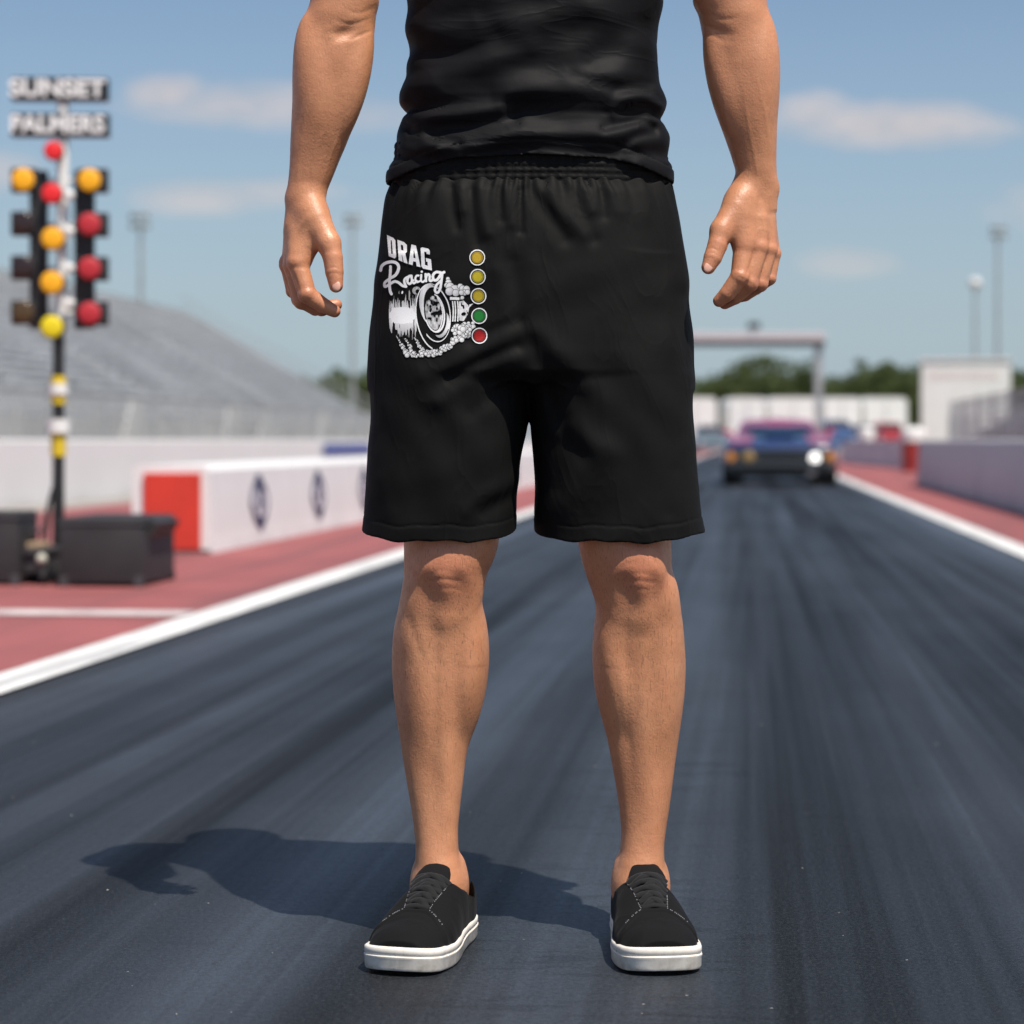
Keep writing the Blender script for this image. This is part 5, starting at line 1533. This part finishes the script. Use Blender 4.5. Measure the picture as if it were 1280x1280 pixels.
for z in (ZB + .15, ZB + .5): m.bar((UB_ - UF - .65, 0, z - .1), (UB_ - UF - .65, Ls, z - .1), .025, n=6)
for q in range(31): m.bar((UB_ - UF - .65, q * Ls / 30, ZB - .2), (UB_ - UF - .65, q * Ls / 30, ZB + .42), .03, n=6)
for k in range(NR):
    u = (UB_ - UF) * k / (NR - 1) - .3; z = ZF + (ZB - ZF) * k / (NR - 1)
    for y in (0, Ls): m.bar((u, y, z), (u, y, z + 1.0), .025, n=6)
for y in (0, Ls):
    for dz in (.5, 1.0): m.bar((-.3, y, ZF + dz), (UB_ - UF - .65, y, ZB + dz), .025, n=6)
m.build('guard_rail', GALV, gs)
m = MB()
m.box((.35, Ls / 2, .75), (.06, Ls, .9))
for q in range(37): m.box((.40, q * Ls / 36, .85), (.05, .07, 1.5))
m.build('front_skirt', simple('skirt_panels', (.36, .35, .34), .75, 0, .45, .35), gs)
PALEB = simple('pale_boards', (.58, .57, .55), .7, 0, .15, .8)
rs = random.Random(8)
for y, w_ in ((7.2, .9), (9.6, .8), (12.2, 1.0), (26, .9), (37, 1.4), (42, .8), (52, 1.1)):
    MB().poly([(.46, y, .3), (.46, y + w_, .3), (.46, y + w_ + 1.2, 1.75), (.46, y + 1.2, 1.75)], (.05, 0, 0)).build('stair_side_panel', PALEB, gs)

# fence between wall and stand
t = NT('chain_link'); 
w1 = t.n('ShaderNodeTexWave', Scale=1.6); t.l(t.mapping((1, 1, 1), rot=(0.7854, 0, 0)), w1.inputs['Vector']); w1.bands_direction = 'Y'
w2 = t.n('ShaderNodeTexWave', Scale=1.6); t.l(t.mapping((1, 1, 1), rot=(-0.7854, 0, 0)), w2.inputs['Vector']); w2.bands_direction = 'Y'
al = t.math('MAXIMUM', t.math('GREATER_THAN', w1.outputs['Fac'], .72), t.math('GREATER_THAN', w2.outputs['Fac'], .72))
t.base((.50, .50, .50)).set(Roughness=.5, Metallic=.2, Alpha=al)
LINK = t.m
fe = empty('chain_link_fence', T(-10.2, 6), -TH, 'grey chain link fence with posts behind the long white wall', 'fence')
Lf = 150
m = MB(); m.quad((0, 0, .1), (0, Lf, .1), (0, Lf, 1.42), (0, 0, 1.42)); m.build('mesh_panel', LINK, fe)
for k in range(51): MB().bar((0, k * 3.0, 0), (0, k * 3.0, 1.5), .032, n=8).build('fence_post', GALV, fe, smooth=40)
MB().bar((0, 0, 1.43), (0, Lf, 1.43), .022, n=6).build('top_rail', GALV, fe)

# fence behind the right wall
fr = empty('chain_link_fence', T(4.6, 12), -TH, 'grey chain link fence standing behind the right concrete wall', 'fence')
m = MB(); m.quad((0, 0, .1), (0, 42, .1), (0, 42, 1.55), (0, 0, 1.55)); m.build('mesh_panel', LINK, fr)
for k in range(15): MB().bar((0, k * 3.0, 0), (0, k * 3.0, 1.62), .032, n=8).build('fence_post', GALV, fr, smooth=40)
MB().bar((0, 0, 1.56), (0, 42, 1.56), .022, n=6).build('top_rail', GALV, fr)
# ---- light masts
def mast(px, D, ytop, label, style):
    x, y, _ = P(px, 0, D); H = EYE + (HORIZ - ytop) * D / FPX
    o = empty('light_mast', (x, y, 0), 0, label, 'light mast', 'tall light masts behind the track')
    m = MB(); m.bar((0, 0, 0), (0, 0, H - .2), .14, .09, 12); m.build('pole', GALV, o, smooth=40)
    if style == 'bank':
        for z in (H - .35, H + .12): MB().box((0, -.1, z), (.95, .10, .10)).build('cross_arm', GALV, o)
        for i in range(3):
            for z in (H - .35, H + .12):
                m = MB(); m.bar((-.36 + i * .36, -.12, z), (-.36 + i * .36, -.34, z - .10), .10, .16, 12); m.build('floodlight', simple('lamp_white', (.62, .62, .60), .4) if i else GALV, o, smooth=40)
    else:
        m = MB(); m.ball((0, 0, H), .42, (1, 1, .9)); m.build('globe', simple('globe_white', (.66, .66, .66), .35), o, smooth=60)
    return o
mast(176, 114, 272, 'light mast with floodlight bank rising behind the top of the grandstand', 'bank')
mast(441, 142, 272, 'light mast with floodlights standing past the far end of the grandstand', 'bank')
mast(1247, 140, 287, 'tall light mast with floodlights behind the white scoreboard building', 'bank')
mast(1219, 150, 354, 'shorter mast with a round white globe behind the white scoreboard building', 'globe')

# ---- gantry over the track
D = 100; k_ = D / FPX
gx = lambda px: (px - 900) * k_
gz = lambda py: EYE + (HORIZ - py) * k_
ga = empty('gantry', (P(900, 0, D)[0], D, 0), 0, 'grey metal gantry spanning the track beyond the race car', 'gantry')
m = MB(); m.box((gx(905), 0, gz(421)), (250 * k_, .9, 10 * k_), bev=.03); m.build('beam', simple('gantry_pale', (.52, .48, .50), .6), ga)
m = MB(); m.box((gx(905), 0, gz(429.5)), (249 * k_, .8, 6.6 * k_)); m.build('beam_underside', DGREY, ga)
for px in (785, 1023):
    pp_ = MB().box((gx(px), 0, gz(426) / 2), (.30, .35, gz(426))).build('post', GALV, ga); MB().box((gx(px), 0, .5), (.5, .6, 1.0), bev=.02).build('post_base', simple('dark_red', (.12, .03, .03), .6), pp_)
m = MB(); m.box((gx(942), -.1, gz(407)), (.5, .5, .28), bev=.03); m.bar((gx(942), -.35, gz(407)), (gx(942), -.6, gz(407)), .10); m.build('camera_box', DGREY, ga)

# ---- white trailers in a row, parked cars in front of them
def trailer(px0, px1, label):
    D = 150; k_ = D / FPX; w_ = (px1 - px0) * k_
    x = ((px0 + px1) / 2 - 640) * k_
    o = empty('trailer', (x, D, 0), 0, label, 'trailer', 'white trailers parked in a row')
    m = MB(); h0, h1 = .75, EYE + (HORIZ - 497) * k_
    prof = [(-w_ / 2, h0), (w_ / 2, h0), (w_ / 2, h1 - .25), (w_ / 2 - .22, h1), (-w_ / 2 + .22, h1), (-w_ / 2, h1 - .25)]
    m.loft([[(a, 0, b) for a, b in prof], [(a, 7, b) for a, b in prof]]); m.build('trailer_body', WHITE, o)
    m = MB(); m.box((0, -.02, .68), (w_ * .96, .1, .14)); m.build('bumper', DGREY, o)
    m = MB(); m.box((0, -.03, (h0 + h1) / 2), (.05, .03, (h1 - h0) * .86)); m.build('door_seam', GALV, o)
    for sx in (-1, 1):
        for yy_ in (2.8, 3.8):
            m = MB(); m.bar((sx * (w_ / 2 - .3), yy_, .38), (sx * (w_ / 2 - .02), yy_, .38), .38, n=16); m.build('wheel', BLACKM, o, smooth=40)
for a, b, lb in ((842, 896, 'white trailer nearest the shorts, leftmost of the row under the trees'), (912, 956, 'second white trailer from the left in the row, left above the car roof'), (962, 1022, 'widest white trailer, directly above the race car roof'),
                 (1031, 1075, 'white trailer just right of the gantry post'), (1081, 1134, 'white trailer at the right end of the row under the trees')): trailer(a, b, lb)
def parked(px, D, w_, h_, col, label):
    x, y, _ = P(px, 0, D)
    o = empty('parked_car', (x, y, 0), 0, label, 'car', 'cars parked before the white trailers')
    M_ = NT('car_paint').base(col).set(Roughness=.3).m
    prof = [(-w_ / 2, .3), (-w_ / 2, h_ * .55), (-w_ * .40, h_ * .62), (-w_ * .33, h_ * .96), (-w_ * .22, h_), (w_ * .22, h_), (w_ * .33, h_ * .96), (w_ * .40, h_ * .62), (w_ / 2, h_ * .55), (w_ / 2, .3)]
    m = MB(); m.loft([[(a * s_, yy_, .3 + (b - .3) * q) for a, b in prof] for yy_, s_, q in ((0, .94, .58), (.25, 1, .62), (1.0, 1, .68), (1.5, 1, .97), (3.2, 1, 1), (4.2, .98, .9), (4.4, .94, .7))]); m.build('car_body', M_, o, smooth=40)
    m = MB(); m.quad((-w_ * .36, 1.02, .3 + (h_ - .3) * .66), (w_ * .36, 1.02, .3 + (h_ - .3) * .66), (w_ * .28, 1.47, h_ * .94), (-w_ * .28, 1.47, h_ * .94)); g_ = m.build('windshield', OFF, o); g_.location = (0, -.03, .02)
    for sx in (-1, 1):
        for yy_ in (.8, 3.6):
            m = MB(); m.bar((sx * (w_ / 2 - .2), yy_, .33), (sx * (w_ / 2 + .01), yy_, .33), .33, n=16); m.build('wheel', BLACKM, o, smooth=40)
        m = MB(); m.ball((sx * w_ * .36, -.01, h_ * .42), .10, (1, .4, .8)); m.build('headlight', ALU, o, smooth=60)
parked(1052, 118, 1.95, 1.80, (.06, .12, .26), 'blue parked car just right of the race car, before the trailers')
parked(1118, 122, 1.9, 1.7, (.42, .04, .05), 'red parked car behind the flared barrier at right')
parked(1088, 126, 1.9, 1.6, (.08, .09, .16), 'dark navy parked car between the blue and the red one')
parked(893, 120, 1.9, 1.55, (.16, .22, .26), 'grey blue parked car left of the race car')

# ---- white scoreboard building
D = 126; k_ = D / FPX
sb = empty('scoreboard_building', (P(1207, 0, D)[0], D, 0), -math.radians(12), 'white scoreboard building with faint red lettering beyond the right wall', 'building')
wx_ = 110 * k_; z1 = EYE + (HORIZ - 450) * k_; 
m = MB(); m.box((0, 1.6, z1 / 2 + .3), (wx_, 3.2, z1 - .6), bev=.04); m.build('wall', WHITE, sb)
m = MB(); m.box((0, 1.6, z1 + .03), (wx_ + .2, 3.4, .12)); m.build('roof', WHITE, sb)
LETR = simple('faded_red', (.55, .28, .24), .6); rs = random.Random(12)
zt_ = EYE + (HORIZ - 470) * k_
for i in range(13):
    x = -wx_ * .40 + i * wx_ * .062; m = MB().box((x, -.02, zt_), (.05, .03, .34))
    if i % 2: m.box((x + .06, -.021, zt_ + rs.choice((-.12, 0, .12))), (.12, .03, .06))
    m.build('red_letter', LETR, sb)
for sx in (-.3, .3): MB().box((sx * wx_, 1.6, .3), (.3, 2.6, .6)).build('foundation', CONC, sb)

# ---- small grey stand and stacked panels at right
rsn = empty('bleacher', T(5.6, 47), -TH, 'small grey bleacher behind the right wall at the photo edge', 'bleacher')
for k in range(6):
    m = MB(); m.box((k * .55, 11, .42 + k * .30), (.30, 22, .05)); m.build('bench', SEAT, rsn)
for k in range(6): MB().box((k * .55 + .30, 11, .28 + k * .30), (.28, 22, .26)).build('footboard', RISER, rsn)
m = MB()
for q in range(12):
    m.bar((2.9, q * 2, 0), (2.9, q * 2, 2.9), .03, n=6); m.bar((0, q * 2, .3), (2.9, q * 2, 1.9), .04, n=6)
for z in (2.3, 2.6, 2.9): m.bar((2.9, 0, z), (2.9, 22, z), .025, n=6)
m.build('guard_rail', GALV, rsn)
cab = empty('utility_cabinet', P(1207, 0, 92)[:2] + (0,), -TH, 'grey utility cabinet in front of the white scoreboard building', 'cabinet')
m = MB(); m.box((0, .5, .85), (1.15, 1.0, 1.7), bev=.03); m.build('cabinet_body', simple('cabinet_grey', (.50, .50, .50), .6), cab)
m = MB(); m.box((0, -.01, .85), (.02, .02, 1.4)); m.box((.02, -.02, .9), (.06, .03, .2)); m.build('cabinet_door', DGREY, cab)

# ================================================================== TREES
def foliage(name, c0, c1):
    t = NT(name)
    oi = t.n('ShaderNodeObjectInfo'); n = t.noise(.55, 3, .6)
    c = t.ramp(n, [(.3, c0), (.7, c1)])
    t.base(t.mix(t.math('MULTIPLY', oi.outputs['Random'], .35), c, (.060, .075, .022))).set(Roughness=.7)
    t.b.inputs['Specular IOR Level'].default_value = .25
    tr = t.n('ShaderNodeBsdfTranslucent'); tr.inputs['Color'].default_value = (.10, .14, .04, 1); mx = t.n('ShaderNodeMixShader', Fac=.4); t.l(t.b.outputs[0], mx.inputs[1]); t.l(tr.outputs[0], mx.inputs[2]); t.l(mx.outputs[0], t.out.inputs[0])
    return t.m
LEAF = foliage('leaf_green', (.070, .100, .034), (.120, .150, .065))
BARK = simple('bark', (.09, .07, .05), .9, 0, .3, 3, .5, 8)
def crown_mesh(name, seed, H, W_):
    r = np.random.default_rng(seed)
    V, F = [], []
    ncl = 74
    for c in range(ncl):
        while True:
            p = r.uniform(-1, 1, 3)
            if .25 < (p ** 2).sum() < 1: break
        p = p * np.array([W_ / 2, W_ / 2, H * .40]); p[2] += H * .58
        p[2] += r.normal(0, .05 * H)
        rad = r.uniform(.07, .15) * H
        for l_ in range(52):
            q = r.normal(0, 1, 3); q = q / np.linalg.norm(q) * rad * r.uniform(.5, 1.0) ** .6; q[2] *= .75
            o = p + q; nn_ = q / (np.linalg.norm(q) + 1e-6) + r.normal(0, .55, 3); nn_ /= np.linalg.norm(nn_)
            a = np.cross(nn_, r.normal(0, 1, 3)); a /= np.linalg.norm(a); b = np.cross(nn_, a)
            s_ = r.uniform(.13, .26) * H / 8
            k = len(V); V += [o - a * s_, o - b * s_ * .6, o + a * s_, o + b * s_ * .6]; F.append((k, k + 1, k + 2, k + 3))
    me = bpy.data.meshes.new(name)
    me.from_pydata([tuple(v) for v in V], [], F); me.materials.append(LEAF)
    return me
def trunk_mesh(name, seed, H, W_):
    rs = random.Random(seed); m = MB()
    m.bar((0, 0, 0), (.05 * H * .2, 0, H * .55), .035 * H, .018 * H, 9)
    for k in range(6):
        a = rs.uniform(0, 6.28); z = H * rs.uniform(.22, .5)
        m.bar((0, 0, z), (math.cos(a) * W_ * .33, math.sin(a) * W_ * .33, z + H * rs.uniform(.15, .3)), .013 * H, .005 * H, 6)
    me = bpy.data.meshes.new(name); m.bm.to_mesh(me); m.bm.free(); me.materials.append(BARK)
    return me
VAR = [(crown_mesh('crown', 20 + i, H, W_), trunk_mesh('trunk', 20 + i, H, W_)) for i, (H, W_) in enumerate(((8, 7.5), (8, 9.0), (8, 6.2)))]
rs = random.Random(77)
def tree_at(px, D, ytop, label, vi):
    x, y, _ = P(px, 0, D); H = EYE + (HORIZ - ytop) * D / FPX
    o = empty('tree', (x, y, -.1), rs.uniform(0, 6.28), label, 'tree', 'trees on the horizon')
    s_ = H / 8.0; o.scale = (s_ * rs.uniform(.95, 1.15), s_ * rs.uniform(.95, 1.15), s_)
    c, tr = VAR[vi]
    link = bpy.data.objects.new('crown', c); COL.objects.link(link); link.parent = o
    link = bpy.data.objects.new('trunk', tr); COL.objects.link(link); link.parent = o
    return o
FAR = 'leafy green tree in the far belt behind the white trailers'
for i, (px, D, yt) in enumerate(((862, 235, 478), (884, 250, 470), (905, 228, 466), (926, 240, 458), (968, 226, 443), (948, 245, 460), (990, 236, 464), (1012, 250, 468), (1034, 232, 472), (1054, 246, 476), (1072, 236, 474),
                                 (1090, 228, 452), (1112, 222, 449), (1135, 230, 453), (1158, 240, 456), (1180, 232, 458))):
    tree_at(px, D, yt, 'tallest leafy tree in the far belt, rising above its neighbours left of the gantry post' if px == 968 else FAR, i % 3)
for i, (px, D, yt) in enumerate(((1262, 225, 464), (1283, 230, 460), (1305, 236, 462))):
    tree_at(px, D, yt, 'leafy green tree at the right photo edge beyond the white scoreboard building', i % 3)
for i, (px, D, yt) in enumerate(((394, 190, 466), (412, 215, 470), (428, 205, 462), (447, 198, 458), (470, 210, 462))):
    tree_at(px, D, yt, 'leafy tree past the far end of the grandstand, left of the shorts', i % 3)
